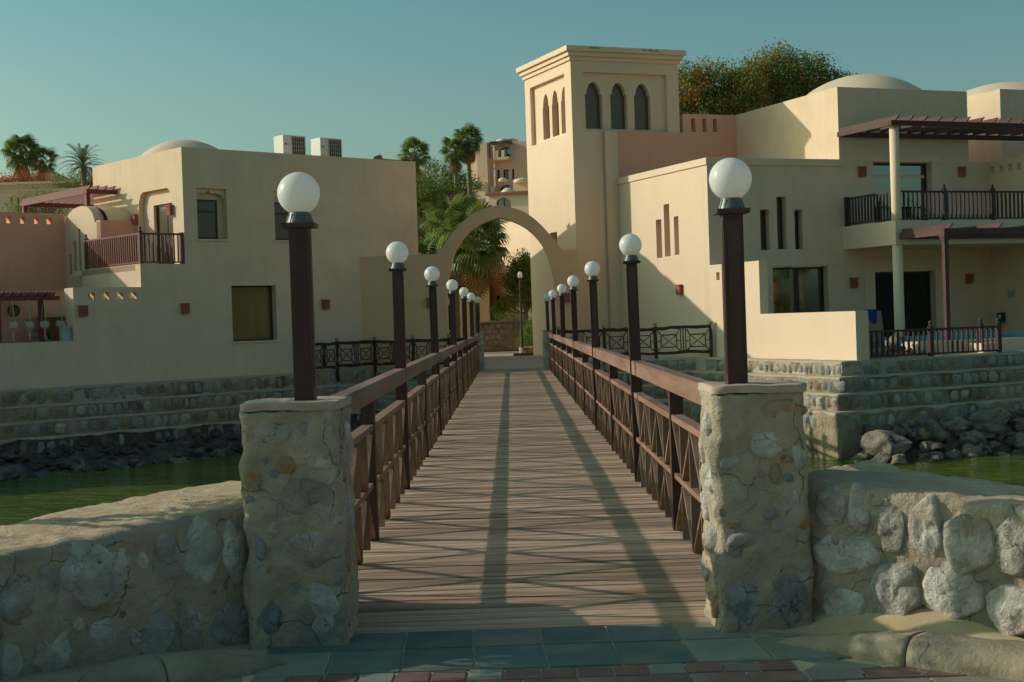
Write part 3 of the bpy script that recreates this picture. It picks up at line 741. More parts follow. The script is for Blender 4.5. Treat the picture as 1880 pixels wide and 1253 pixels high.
# rocks along the shore
RK = [rock_mesh('boulder', i, 'boulder', 3, .45) for i in range(8)]
WK = [rock_mesh('rock', 20+i, 'wetrock', 2, .6) for i in range(6)]
rr = random.Random(5)
def boulder(x, y, z, sx, sy, sz, label, group, pool, name='boulder'):
    o = link(name, pool[rr.randrange(len(pool))], None, loc=(x, y, z), rot=(rr.uniform(-.4, .4), rr.uniform(-.4, .4), rr.uniform(0, 6.3)), scale=(sx, sy, sz))
    return tag(o, label, 'rock', group)
gr = 'boulders heaped at the foot of the right quay'
BR = [  # local x,y on the right terrace frame, z, size
 (2.2,-10.1,-1.95,.75,'large flat-topped dark boulder beside the sunlit quay corner'), (3.9,-9.9,-1.75,.60,'dark rounded boulder in the middle row of the right heap'),
 (5.1,-9.4,-1.7,.62,None), (6.3,-9.3,-1.55,.72,'broad blocky boulder on top of the right heap'), (7.4,-9.2,-1.6,.45,None), (8.3,-9.0,-1.6,.55,None),
 (9.3,-8.8,-1.5,.7,'large dark boulder at the right edge of the photo'), (6.0,-8.6,-1.15,.42,'pale round boulder topmost of the right heap'), (7.1,-8.6,-1.2,.42,None), (8.3,-8.4,-1.15,.45,None), (9.7,-8.2,-1.1,.5,None),
 (1.0,-10.6,-2.25,.36,None), (1.9,-10.9,-2.3,.36,'small sunlit boulder at the waterline near the quay corner'), (2.9,-11.0,-2.35,.46,'long sunlit flat rock at the waterline'), (3.8,-10.8,-2.3,.30,None), (3.4,-10.5,-2.1,.36,'pale pitted rock leaning on the large dark boulder'),
 (4.5,-10.7,-2.25,.38,None), (4.9,-10.3,-2.0,.40,None), (5.4,-10.6,-2.2,.36,'sunlit yellowish rock at the water edge'), (5.9,-10.1,-1.9,.42,None), (6.6,-10.4,-2.2,.55,None), (7.7,-10.2,-2.1,.42,'pointed pale boulder catching the sun'),
 (7.2,-9.9,-1.8,.34,None), (8.6,-10.0,-2.2,.6,None), (9.6,-9.7,-2.0,.55,None), (10.5,-9.3,-1.9,.6,None), (8.6,-9.5,-1.85,.4,None), (4.5,-9.1,-1.75,.4,None), (3.0,-9.5,-2.0,.45,None), (.4,-10.3,-2.4,.28,None),
 (5.3,-11.1,-2.42,.28,None), (6.1,-11.0,-2.42,.26,None), (2.3,-11.3,-2.45,.26,None), (4.1,-11.3,-2.45,.25,None), (7.0,-11.0,-2.42,.3,None), (11.2,-8.6,-1.3,.6,None), (1.3,-9.9,-2.3,.3,None), (3.6,-9.4,-1.5,.3,None), (7.9,-9.7,-1.65,.28,None)]
for x, y, z, s, lab in BR:
    x = max(-1.15, x-2.8)
    p = fR(x, y + .35 + x*.06); boulder(p.x, p.y, z, s*rr.uniform(.9, 1.15), s*rr.uniform(.75, 1), s*rr.uniform(.55, .75), lab or ('grey-brown boulder %s of the heap at the foot of the right quay' % ('in the top row' if z > -1.3 else 'in the upper middle' if z > -1.8 else 'in the lower middle' if z > -2.15 else 'at the waterline')), gr, RK)
for i in range(75):
    x = rr.uniform(-1.0, 8.5); t = rr.random(); y = -9.0 - t*1.9 + rr.uniform(-.15, .15); s_ = rr.uniform(.13, .30); z_ = -1.45 - t*1.0 - max(0, .4-x)*.25
    p = fR(x, y + .3 + x*.06); boulder(p.x, p.y, max(-2.4, z_), s_*1.2, s_, s_*.8, 'small angular grey rock wedged %s of the right-hand boulder heap' % ('high in the back' if t < .33 else 'in the middle' if t < .66 else 'at the water edge'), gr, RK)
gl = 'dark wet rocks along the left shore'
for i in range(170):
    x = rr.uniform(-11, 7.0); t = rr.random(); y = -1.35 - t*1.75; s = rr.uniform(.10, .28)
    p = fL(x, y); boulder(p.x, p.y, -1.75 - t*.68 + rr.uniform(-.05, .05), s*1.3, s, s*.7, 'dark wet rock %s of the shaded left shore, %s' % ('high on the bank' if t < .33 else 'halfway down the bank' if t < .66 else 'at the waterline', 'towards the photo edge' if x < -4 else 'below the ochre window' if x < 3.5 else 'near the bridge'), gl, WK if t < .6 or rr.random() < .6 else RK, 'rock')
mb = MB(); g3 = []
for i in range(150):
    row = []
    for j in range(16):
        x = -13 + i*.15; t = j/15; p = fL(x, -1.2 - t*2.3)
        z = -1.72 - t*.95 + .13*fbm((x*1.3, t*3, 0)) + .06*fbm((x*5, t*9, 4)); row.append(mb.b.verts.new((p.x, p.y, z)))
    g3.append(row)
for i in range(149):
    for j in range(15): mb._f([g3[i][j], g3[i+1][j], g3[i+1][j+1], g3[i][j+1]])
tag(mb.build('rubble_bank', 'wetrock'), 'dark rubble bank sloping into the water on the left', 'rubble', kind='stuff')
mb = MB(); g3 = []
for i in range(110):
    row = []
    for j in range(14):
        x = -1.5 + i*.13; t = j/13; p = fR(x, -8.7 - t*2.3 + max(0, x)*.05)
        z = -2.05 - t*.9 + .22*fbm((x*1.6, t*4, 9)) + .10*fbm((x*6, t*12, 4)) + min(.35, max(0, x-.4)*.12)*(1-t) - max(0, -.8-x)*.8; row.append(mb.b.verts.new((p.x, p.y, z)))
    g3.append(row)
for i in range(109):
    for j in range(13): mb._f([g3[i][j], g3[i+1][j], g3[i+1][j+1], g3[i][j+1]])
tag(mb.build('rubble_bank', 'boulder'), 'rubble bank under the boulders on the right', 'rubble', kind='stuff')

# ------------------------------------------------------------------ log fences
def log_fence(label, posts, seed):
    r = random.Random(seed); root = empty('log_fence', posts[0], label, 'fence', 'rustic log fences on the quays')
    O = Vector(posts[0])
    def wob(p, q, n, a):
        return [p.lerp(q, i/n) + Vector((r.uniform(-a, a), r.uniform(-a, a), r.uniform(-a, a)))*(0 if i in (0, n) else 1) for i in range(n+1)]
    P = [Vector(p) - O for p in posts]
    for i, p in enumerate(P):
        top = p + Vector((0, 0, 1.17)); MB().tube(wob(p + Vector((0, 0, -.35)), top, 5, .018), [.065, .062, .058, .062, .058, .06], 9, jit=.2).build('post', 'log', root, smooth=True)
        MB().tube([top - Vector((0, 0, .10)), top + Vector((0, 0, .012))], .066, 9).build('rope_cap', 'rope', root)
    for a, b in zip(P, P[1:]):
        for z, rad in ((1.0, .055), (.20, .05)):
            MB().tube(wob(a + Vector((0, 0, z)), b + Vector((0, 0, z+r.uniform(-.03, .03))), 7, .022), [rad*r.uniform(.85, 1.15) for _ in range(8)], 8, jit=.25).build('rail', 'log', root, smooth=True)
        T = lambda u, z: a.lerp(b, u) + Vector((0, 0, z))
        def br(u0, z0, u1, z1, rad=.019):
            MB().tube(wob(T(u0, z0), T(u1, z1), 3, .006), rad*r.uniform(.85, 1.2), 6, jit=.3).build('branch', 'log', root, smooth=True)
        for lo, hi in ((.10, .38), (.62, .90)):
            br(lo, .78, hi, .78); br(lo, .38, hi, .38); br(lo, .38, lo, .78); br(hi, .38, hi, .78); br(lo, .38, hi, .78, .015); br(lo, .78, hi, .38, .015)
            e0, e1 = (.02, .44) if lo < .5 else (.56, .98)
            br(e0, .96, lo, .78); br(e0, .24, lo, .38); br(hi, .78, e1, .96); br(hi, .38, e1, .24)
            br(e0 if lo < .5 else .55, .58, lo, .58, .015); br(hi, .58, e1 if lo > .5 else .45, .58, .015)
            kn = MB()
            for u, z in ((lo, .78), (hi, .78), (lo, .38), (hi, .38), ((lo+hi)/2, .58)):
                c = T(u, z); kn.tube([c - Vector((0, 0, .022)), c + Vector((0, 0, .022))], .027, 6)
            kn.build('rope_lashing', 'rope', root)
        for u in (.455, .5, .545): br(u, .24, u, .97, .02)
    return root
q0 = lambda x: (*xy(fL(x, -.45)), 0)
log_fence('rustic log fence along the left quay edge in front of the shaded villa', [q0(4.45), q0(5.57), q0(7.2), (-3.5, 50.2, 0), (-2.2, 49.75, 0), (-1.35, 48.6, 0)], 3)
log_fence('rustic log fence along the right quay edge below the lantern wall', [(1.55, 46.98, .18), (3.05, 46.7, .18), (4.72, 46.42, .18), (6.45, 45.78, .18)], 4)

# ------------------------------------------------------------------ terracotta wall lanterns
def lantern_meshes():
    d = {}
    mb = MB(); mb.box(-.105, .105, -.11, .0, -.12, .12); 
    d['body'] = mb.mesh('inner_box', 'curtain')
    mb = MB(); holes = []
    for i in range(4):
        for j in range(5):
            u = -.078 + i*.052; z = -.088 + j*.044; e = .016
            holes.append([(u-e, z), (u, z-e*1.1), (u+e, z), (u, z+e*1.1)])
    mb.slab('y', -.128, .016, rect(-.115, .115, -.12, .12), holes)
    for s in (-1, 1):
        mb.slab('x', s*.115 - .008, .016, rect(-.128, 0, -.12, .12), [[(-.064-.02, z), (-.064, z-.018), (-.064+.02, z), (-.064, z+.018)] for z in (-.07, 0, .07)])
    d['shade'] = mb.mesh('pierced_shade', 'terracotta')
    mb = MB(); mb.box(-.14, .14, -.15, 0, .12, .152); mb.box(-.125, .125, -.14, 0, -.145, -.12); mb.box(-.10, .10, -.115, 0, -.165, -.145)
    d['rims'] = mb.mesh('rim', 'terracotta'); return d
LT = lantern_meshes()
def lantern(p, rz, label):
    r = empty('wall_lantern', p, label, 'wall lantern', 'terracotta wall lanterns', R(rz)); r.scale = (1.05, 1, 1.1)
    for k in ('body', 'shade', 'rims'): link({'body': 'inner_box', 'shade': 'pierced_shade', 'rims': 'rim'}[k], LT[k], r)
lantern(fL(-3.62, -.002, 2.34), FLA, 'terracotta wall lantern under the four square holes of the left terrace wall')
lantern(fL(-.1, -.002, 2.35), FLA, 'terracotta wall lantern left of the big ochre window of the left villa')
lantern(fL(5.42, -.002, 2.39), FLA, 'terracotta wall lantern just right of the nearest left lamp post')
lantern((-2.88, 50.998, 2.34), 0, 'terracotta wall lantern on the tan wall left of the archway')
lantern((2.02, 50.998, 2.36), 0, 'terracotta wall lantern on the tan wall right of the archway')
lantern(fL(-.002, .80, 5.62), FLA-90, 'terracotta wall lantern right of the balcony door of the left villa')
lantern(fL(-.002, 3.28, 5.5), FLA-90, 'terracotta wall lantern left of the balcony door of the left villa')
lantern(fR(-.002, 1.98, 2.46), FRA-90, 'terracotta wall lantern below the three tall slits of the sunlit side wall')
lantern(fR(6.0, -.002, 6.27), FRA, 'terracotta wall lantern left of the upper glass door of the right villa')
lantern(fR(10.2, -.002, 6.3), FRA, 'terracotta wall lantern right of the upper glass door of the right villa')
lantern(fR(5.53, -.002, 2.5), FRA, 'terracotta wall lantern between lower window and curtained door of the right villa')
lantern(fR(10.4, -.002, 2.54), FRA, 'terracotta wall lantern on the wall behind the lower pergola post')

# ------------------------------------------------------------------ buildings
def window(parent, axis, c, u0, u1, z0, z1, pane, name='window', bars=(), hb=(), fw=.05, d=.05):
    """frame of bars in the opening at depth c (towards +axis), pane behind it"""
    fr = MB()
    def b(ua, ub, za, zb, e=0):
        if axis == 'y': fr.box(ua, ub, c+e, c+d-e, za, zb)
        else: fr.box(c+e, c+d-e, ua, ub, za, zb)
    b(u0, u0+fw, z0, z1); b(u1-fw, u1, z0, z1); b(u0+fw, u1-fw, z0, z0+fw); b(u0+fw, u1-fw, z1-fw, z1)
    for u in bars: b(u-fw/2, u+fw/2, z0+fw, z1-fw, .006)
    for z in hb: b(u0+fw, u1-fw, z-fw/2, z+fw/2, .008)
    f = fr.build(name, 'frame', parent)
    pb = MB()
    if axis == 'y': pb.box(u0+fw*.5, u1-fw*.5, c+d*.5, c+d*.5+.01, z0+fw*.5, z1-fw*.5)
    else: pb.box(c+d*.5, c+d*.5+.01, u0+fw*.5, u1-fw*.5, z0+fw*.5, z1-fw*.5)
    pb.build('pane', pane, f); return f
def cap_dome(parent, m, x, y, z, r, h, name='dome'):
    mb = MB(); Rr = (r*r+h*h)/(2*h); prof = []
    for i in range(15):
        a = math.asin(min(1, r/Rr))*(1-i/14); prof.append((max(.002, Rr*math.sin(a)), z + Rr*math.cos(a) - (Rr-h)))
    mb.lathe([(r, z-.3)] + prof, x, y, 48); return mb.build(name, m, parent, smooth=True)

# ---- left villa
V = empty('villa', (*FLO, 0), 'cream two-storey villa left of the bridge with corner balcony and rooftop air conditioners', 'villa', 'villas on the lagoon', R(FLA))
st = 'stucco'
h_ = [rect(.50, 1.62, 4.62, 6.30), rect(3.48, 4.60, 4.62, 6.30), rect(1.68, 3.42, 1.20, 3.07)]
for i in range(4):
    u = -3.42 + i*.47; h_.append(rect(u, u+.24, 2.68, 2.90))
MB().slab('y', 0, .35, [(-14, -.15), (9.7, -.15), (9.7, 7.62), (0, 7.62), (0, 3.80), (-1.61, 3.80), (-1.61, 3.06), (-3.9, 3.06), (-3.9, 1.42), (-14, 1.42)], h_).build('front_wall', 'stucco_worn', V)
niche = [(.72, 3.79), (3.05, 3.79), (3.05, 6.0), (2.9, 6.3), (2.75, 6.38), (1.05, 6.38), (.9, 6.3), (.72, 6.0)]
MB().slab('x', 0, .18, [(.352, 3.6), (6.45, 3.6), (6.45, 7.62), (.352, 7.62)], [niche]).build('side_wall', 'stucco_worn', V)
inner = [(.95, 3.79), (2.35, 3.79), (2.35, 5.9), (.95, 5.9)]
MB().slab('x', .182, .2, [(.352, 3.6), (6.4, 3.6), (6.4, 7.55), (.352, 7.55)], [inner]).build('door_niche', 'stucco', V)
d = window(V, 'x', .28, .96, 2.34, 3.80, 5.9, 'glass_brown', 'balcony_door', (1.65,), (), .07)
MB().slab('y', 6.1, .35, rect(.35, 9.7, -.1, 7.62)).build('back_wall', st, V)
MB().slab('x', 9.35, .35, rect(.352, 6.1, -.1, 7.615)).build('end_wall', st, V)
MB().box(.2, 9.5, .2, 6.2, 7.0, 7.1).build('roof', st, V)
cap_dome(V, 'stucco_worn', 2.05, 3.5, 7.42, 1.85, .95)
for u0, u1 in ((.50, 1.62), (3.48, 4.60)):
    w = window(V, 'y', .22, u0+.06, u1-.24, 4.64, 5.95, 'glass_brown', 'window', (), (5.55,), .06)
    # scalloped head moulding, reveal filler and sill
    mb = MB(); c = (u0+u1-.10)/2
    mb.slab('y', .12, .10, [(u0+.003, 6.0), (u0+.06, 5.97), (u0+.07, 6.10), (c-.28, 6.16), (c-.1, 6.15), (c, 6.24), (c+.1, 6.15), (c+.28, 6.16), (u1-.10, 6.10), (u1-.09, 5.97), (u1-.003, 6.0), (u1-.003, 6.295), (u0+.003, 6.295)])
    mb.build('head_moulding', st, V)
    MB().box(u0+.003, u1-.003, .30, .34, 4.62, 6.29).build('window_back', st, V)
    MB().box(u0-.06, u1+.06, -.05, .2, 4.56, 4.62).build('sill', st, V, bevel=.006)
window(V, 'y', .24, 1.70, 3.40, 1.21, 3.06, 'glass_amber', 'window', (), (), .05)
MB().box(1.62, 3.50, -.05, .2, 1.14, 1.20).build('sill', st, V, bevel=.006)
# corner balcony
MB().box(-1.61, -.001, .352, 4.9, 3.60, 3.78).build('balcony_floor', st, V)
MB().slab('x', -1.61, .3, rect(.352, 4.2, .5, 3.80)).build('balcony_side_wall', 'stucco_worn', V)
MB().slab('x', -3.9, .35, rect(.352, .62, 1.0, 3.055)).build('pier', st, V)
MB().box(-3.55, -1.6, .36, 6.0, 2.2, 2.32).build('terrace_roof', st, V)
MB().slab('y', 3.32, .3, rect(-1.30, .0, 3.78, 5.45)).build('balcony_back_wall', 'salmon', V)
# vaulted wing: end wall with three stepped slits, barrel vault running back
vo = [(3.33, 2.4), (6.1, 2.4), (6.1, 5.15)] + [(4.75 + 1.35*math.cos(t)*(1 if math.cos(t) > 0 else .75), 5.3 + .74*math.sin(t)**.9) for t in [math.pi*(i+.5)/13 for i in range(13)]] + [(3.6, 5.40), (3.33, 5.42)]
MB().slab('x', -1.3, .35, vo, [rect(5.62, 5.80, 3.73, 4.42), rect(5.24, 5.42, 3.73, 4.87), rect(4.86, 5.03, 3.71, 5.26)]).build('vault_end_wall', 'stucco_worn', V)
mb = MB(); rings = []
for x in (-.95, 0, 2, 3.5):
    rings.append([mb.b.verts.new((x, 4.75 + 1.33*math.cos(t), 5.28 + .74*max(0, math.sin(t))**.9)) for t in [math.pi*i/16 for i in range(17)]])
for a, b in zip(rings, rings[1:]):
    for k in range(16): mb._f([a[k], a[k+1], b[k+1], b[k]])
mb.build('barrel_vault', st, V, smooth=True)
# salmon wing
hs_ = [rect(u, u+.21, 5.50, 5.72) for u in (-3.86, -3.42, -2.93, -2.43, -1.97)] + [rect(-4.8, -4.59, 5.5, 5.72)]
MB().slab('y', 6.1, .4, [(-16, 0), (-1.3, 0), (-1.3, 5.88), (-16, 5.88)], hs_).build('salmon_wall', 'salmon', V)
MB().box(-1.3, 1.5, 6.1, 6.4, 2, 5.4).build('wing_wall', 'salmon', V)
MB().box(-16, 0, 6.5, 12, 4.9, 5.0).build('wing_roof', 'stucco_tan', V)
MB().slab('y', 10.2, .3, [(-16, 4), (1.5, 4), (1.5, 6.0), (-16, 6.0)]).build('rear_parapet', 'stucco_tan', V)
MB().box(.0, 3.0, 6.46, 8.5, 5.3, 6.1).build('parapet', 'stucco_tan', V)

# ---- balustrades
def balustrade(name, label, o, rz, runs, zb, zt, m, post_at=(), sp=.135, finial=.2, group='balustrades of the villas', w=.035, pw=.11):
    root = empty(name, o, label, 'railing', group, rz)
    bal = MB().box(-w/2, w/2, -w/2, w/2, zb+.09, zt-.05).mesh('baluster', m)
    for p, q in runs:
        p = Vector(p); q = Vector(q)
        MB().bar((p.x, p.y, zt-.03), (q.x, q.y, zt-.03), .065, .06).build('top_rail', m, root)
        MB().bar((p.x, p.y, zb+.07), (q.x, q.y, zb+.07), .05, .045).build('bottom_rail', m, root)
        L = (q-p).length; n = max(1, round(L/sp)); a = math.atan2(q.y-p.y, q.x-p.x)
        for i in range(1, n): 
            c = p.lerp(q, i/n); link('baluster', bal, root, loc=(c.x, c.y, 0), rot=(0, 0, a))
    for x, y, fin in post_at:
        mb = MB(); h = pw/2; mb.box(x-h, x+h, y-h, y+h, zb, zt+.03)
        if fin:
            q = 1.2*h
            mb.lathe([(h*1.4, zt+.03), (h*1.5, zt+.05), (h*.8, zt+.08), (h*.55, zt+.12), (h*.85, zt+.15), (h*.6, zt+.20), (h*.2, zt+finial), (.004, zt+finial+.04)], x, y, 8)
        mb.build('post', m, root)
    return root
balustrade('balcony_railing', 'red-brown wooden balustrade round the corner balcony of the left villa', (*FLO, 0), R(FLA),
           [((-1.54, 4.0), (-1.54, .07)), ((-1.54, .07), (-.06, .07))], 3.79, 4.80, 'railred', [(-1.54, 3.95, 1), (-1.54, .07, 1), (-.08, .07, 0)], sp=.15, finial=.16, w=.042)
balustrade('balcony_railing', 'dark wooden balustrade with carved posts on the upper balcony of the right villa', (*FRO, 0), R(FRA),
           [((5.32, -.08), (5.32, -2.60)), ((5.45, -2.74), (13, -2.74))], 4.39, 5.36, 'raildark', [(5.32, -.10, 0), (7.22, -2.74, 1), (9.2, -2.74, 1), (11.2, -2.74, 1)], sp=.17, w=.05, pw=.13)
fe = lambda x: (x, -7.72 + (x+.6)*math.sin(ang5)*.9)
balustrade('terrace_railing', 'dark wooden balustrade on the quay edge in front of the rubble and pool', (*FRO, 0), R(FRA),
           [((.45, fe(.45)[1]), (2.72, fe(2.72)[1])), ((2.82, fe(2.82)[1]), (5.30, fe(5.30)[1]))], .2, .99, 'raildark', [(2.77, fe(2.77)[1], 1), (5.35, fe(5.35)[1], 1), (5.35, fe(5.35)[1]+.75, 1)], sp=.19, w=.05, pw=.13)

# ---- right villa
V = empty('villa', (*FRO, 0), 'cream villa right of the bridge with sunlit side wall, tall slits, balcony and domes', 'villa', 'villas on the lagoon', R(FRA))
holes = [rect(1.95, 2.31, 3.65, 4.99), rect(2.60, 2.97, 3.67, 5.41), rect(3.28, 3.60, 3.66, 4.98), rect(2.37, 4.55, 1.50, 3.08), rect(6.5, 8.95, 4.40, 6.60), rect(6.42, 8.95, .19, 2.86)]
MB().slab('y', 0, .35, [(0, -.1), (12.5, -.1), (12.5, 6.65), (10.56, 6.65), (10.56, 9.12), (5.13, 9.12), (5.13, 6.65), (0, 6.65)], holes).build('front_wall', 'stucco_worn', V)
sl = [rect(3.22, 3.62, 3.60, 4.93), rect(2.62, 3.02, 3.62, 5.41), rect(2.0, 2.32, 3.64, 4.94)]
MB().slab('x', 0, .35, rect(.352, 6.55, -.1, 6.65), sl).build('side_wall', st, V)
for a, b, z0, z1 in ((3.22, 3.62, 3.60, 4.93), (2.62, 3.02, 3.62, 5.41), (2.0, 2.32, 3.64, 4.94)): window(V, 'x', .29, a+.01, b-.01, z0+.01, z1-.01, 'glass', 'slit_window', (), (), .03, .04)
for a, b, z0, z1 in ((1.95, 2.31, 3.65, 4.99), (2.60, 2.97, 3.67, 5.41), (3.28, 3.60, 3.66, 4.98)): window(V, 'y', .26, a+.005, b-.005, z0+.01, z1-.01, 'glass', 'slit_window', (), (), .03, .04)
sq_ = [rect(-.60 - i*.49, -.39 - i*.49, 2.68, 2.93) for i in range(4)]
MB().slab('x', .0, .3, [(-7.8, -.1), (-.002, -.1), (-.002, 3.18), (-2.96, 3.18), (-2.96, 1.55), (-7.8, 1.55)], sq_).build('garden_wall', st, V)
MB().box(.302, .42, -7.8, -7.4, -.1, 1.547).build('garden_wall_end', st, V)
MB().box(-.05, .36, -.05, 6.5, 6.44, 6.672).build('coping', st, V, bevel=.01); MB().box(.362, 5.27, -.05, .3, 6.44, 6.671).build('coping', st, V, bevel=.01)
MB().slab('x', 5.13, .35, rect(.352, 7.3, 6.3, 9.12)).build('upper_side_wall', 'stucco_worn', V)
MB().slab('x', 10.21, .35, rect(.352, 7.3, 6.3, 9.11)).build('upper_end_wall', st, V)
MB().box(.3, 12.4, .3, 7.3, 6.1, 6.2).build('roof', st, V); MB().box(5.3, 10.4, .3, 7.3, 8.85, 8.95).build('upper_roof', st, V)
cap_dome(V, 'stucco_worn', 8.6, 3.4, 8.9, 2.75, 1.30)
MB().slab('y', 6.55, .4, [(-.42, 3.5), (5.13, 3.5), (5.13, 9.12), (2.84, 9.12), (2.84, 8.42), (-.42, 8.42)], [rect(3.18, 3.36, 8.46, 8.96), rect(3.66, 3.84, 8.46, 8.96), rect(4.12, 4.30, 8.46, 8.96)]).build('salmon_parapet', 'salmon', V)
MB().box(-.46, .02, 6.42, 6.56, 0, 8.42).build('pilaster', st, V)
window(V, 'y', .28, 2.38, 4.54, 1.51, 3.07, 'glass', 'window', (3.42, 3.50), (), .07)
MB().box(2.08, 4.9, -.025, .02, 3.10, 3.32).build('lintel', st, V)
window(V, 'y', .28, 6.52, 8.93, 4.41, 6.59, 'glass', 'balcony_door', (7.7,), (), .07)
MB().box(6.15, 9.35, -.025, .02, 6.62, 6.82).build('lintel', st, V)
window(V, 'y', .24, 6.44, 8.93, .2, 2.85, 'curtain', 'terrace_door', (7.7,), (), .07)
sur = [(6.0, .19), (9.45, .19), (9.45, 3.0), (9.3, 3.25), (9.1, 3.33), (6.35, 3.33), (6.15, 3.25), (6.0, 3.0)]
MB().slab('y', -.035, .034, sur, [rect(6.42, 8.95, .195, 2.86)]).build('door_surround', st, V)
MB().box(5.18, 15, -2.85, -.001, 3.62, 4.39).build('balcony', st, V)
for z0, z1, r_ in ((4.39, 7.42, .155), (.18, 3.62, .165)):
    MB().lathe([(r_*1.05, z0), (r_, z0+.3), (r_*.98, z1)], 5.36, -2.68, 28).build('column', st, V, smooth=True)
MB().slab('x', 11.4, .25, rect(-2.8, -.001, 4.39, 6.66), [rect(-.34-.44*i, -.12-.44*i, 6.22, 6.46) for i in range(5)]).build('divider_wall', st, V)
MB().slab('x', 11.4, .25, rect(-5, -.001, .1, 3.62)).build('return_wall', st, V)
MB().box(12.5, 20, -.3, .05, 0, 6.65).build('far_front_wall', st, V)
MB().slab('y', 1.0, .3, rect(12.9, 22, 6.2, 9.45)).build('far_block_front', 'stucco_worn', V); MB().slab('x', 12.9, .3, rect(1.302, 8, 6.2, 9.45)).build('far_block_side', 'stucco_worn', V)
cap_dome(V, 'stucco_worn', 16.5, 4.8, 9.2, 3.2, 1.2)
MB().box(13.1, 22, 1.2, 8, 9.2, 9.3).build('far_block_roof', st, V)

# pergolas
def pergola(label, o, rz, x0, x1, y0, y1, z, m, posts, sp, beam=.10, hb=.16, ext=.3, rafter_h=.13, pt=True, capital=False, zb=0, cross='y'):
    root = empty('pergola', o, label, 'pergola', 'timber pergolas', rz)
    for y in (y0+.05, y1-.05): MB().box(x0, x1, y-beam/2, y+beam/2, z-hb, z).build('beam', m, root)
    MB().box(x0, x0+beam, y0+.12, y1-.12, z-hb, z-.002).build('beam', m, root)
    prof = [(y0-ext, z+.04+rafter_h*.55), (y0-ext+.16, z+.002), (y1+.05, z+.002), (y1+.05, z+rafter_h), (y0-ext, z+rafter_h)]
    if pt: prof = [(y0-ext+.02, z+rafter_h), (y0-ext+.20, z+.002), (y1, z+.002), (y1, z+rafter_h)]
    me = MB().slab('x', -.025, .05, prof).mesh('rafter', m)
    x = x0 + .12; i = 0
    while x < x1-.05: link('rafter', me, root, loc=(x, 0, 0)); x += sp
    for x, y in posts:
        mb = MB(); mb.box(x-.07, x+.07, y-.07, y+.07, zb, z-hb)
        if capital: mb.box(x-.10, x+.10, y-.10, y+.10, z-hb-.16, z-hb-.08); mb.box(x-.125, x+.125, y-.125, y+.125, z-hb-.08, z-hb-.001)
        mb.build('post', m, root)
    return root
pergola('dark timber pergola with pointed rafters over the upper balcony of the right villa', (*FRO, 0), R(FRA), 5.05, 16, -2.95, -.02, 7.58, 'pergola', [], .56)
pergola('lower timber pergola with a single carved post over the terrace of the right villa', (*FRO, 0), R(FRA), 5.30, 16, -5.05, -2.9, 3.98, 'pergola', [(5.40, -4.95)], 1.9, hb=.2, capital=True, zb=.18, beam=.12)
pergola('red-brown pergola over the far left terrace, hung with macrame planters', (*FLO, 0), R(FLA), -9.5, -4.05, .62, 4.4, 2.83, 'redwood', [(-4.62, .75), (-5.98, .75), (-7.4, .75)], .27, hb=.13, zb=1.0, ext=.15)
pergola('red-brown rooftop pergola behind the corner balcony of the left villa', (*FLO, 0), R(FLA), -1.15, 3.5, 4.6, 10.2, 6.62, 'redwood', [(-1.05, 4.75), (-1.05, 10.0)], .30, hb=.15, zb=5.2, ext=.15)
MB().slab('y', 4.5, .2, rect(-1.0, .0, 5.6, 5.95)).build('roof_parapet', 'stucco_tan', bpy.data.objects['villa'])

# ---- tower, in the frame of the right villa
T = empty('tower', fR(-1.69, 6.6, 0), 'square sunlit tower with three keel-arched openings on each face beside the archway', 'tower', None, R(FRA))
X0, X1, Y0, Y1, ZT = 0, 4.42, 0.02, 4.35, 11.0
def tower_face(axis, c, t, u0, u1, panel, arches, m=st, inner=.18):
    s = 1
    MB().slab(axis, c, .16, [(u0, -.1), (u1, -.1), (u1, ZT), (u0, ZT)], [panel] + extra.get(axis, [])).build('wall', m, T)
    MB().slab(axis, c+.162, .22, [(u0 + (.05 if axis == 'x' else .17), 0), (u1-.05, 0), (u1-.05, ZT-.05), (u0 + (.05 if axis == 'x' else .17), ZT-.05)], arches + extra.get(axis, [])).build('arcade_wall', m, T)
extra = {'x': [rect(1.70, 2.38, 4.15, 4.86)]}
ar_f = [arch(a, a+.68, 8.52, 9.80, 10.24, 7, True, .06) for a in (.62, 1.64, 2.62)]
# small shoulders where the arch springs
tower_face('y', Y0, .2, X0, X1, rect(.48, 3.92, 8.42, 10.56), ar_f)
ar_s = [arch(a, a+.62, 8.46, 9.68, 10.18, 7, True, .055) for a in (.70, 1.55, 2.42)]
tower_face('x', X0-.001, .2, Y0+.002, Y1, rect(.60, 3.85, 8.33, 10.58), ar_s)
MB().slab('y', Y1-.3, .3, rect(.35, X1, -.1, ZT)).build('wall', st, T); MB().slab('x', X1-.3, .3, rect(Y0+.39, Y1-.31, -.1, ZT)).build('wall', st, T)
MB().box(.1, X1-.1, .1, Y1-.1, 10.62, 10.7).build('roof', st, T)
MB().box(.35, X1-.3, .4, Y1-.3, 8.2, 8.3).build('belfry_floor', st, T)
for a in (.62, 1.64, 2.62): MB().box(a-.02, a+.70, .402, .412, 8.5, 10.3).build('window_screen', 'glass_brown', T)
window(T, 'x', .33, 1.71, 2.37, 4.16, 4.85, 'glass', 'window', (), (), .04)
for e, z0, z1 in ((.07, 10.96, 11.11), (.15, 11.11, 11.27), (.25, 11.27, 11.46)):
    MB().box(X0-e, X1+e, Y0-e, Y1+e, z0, z1).build('cornice', 'stucco', T, bevel=.012)
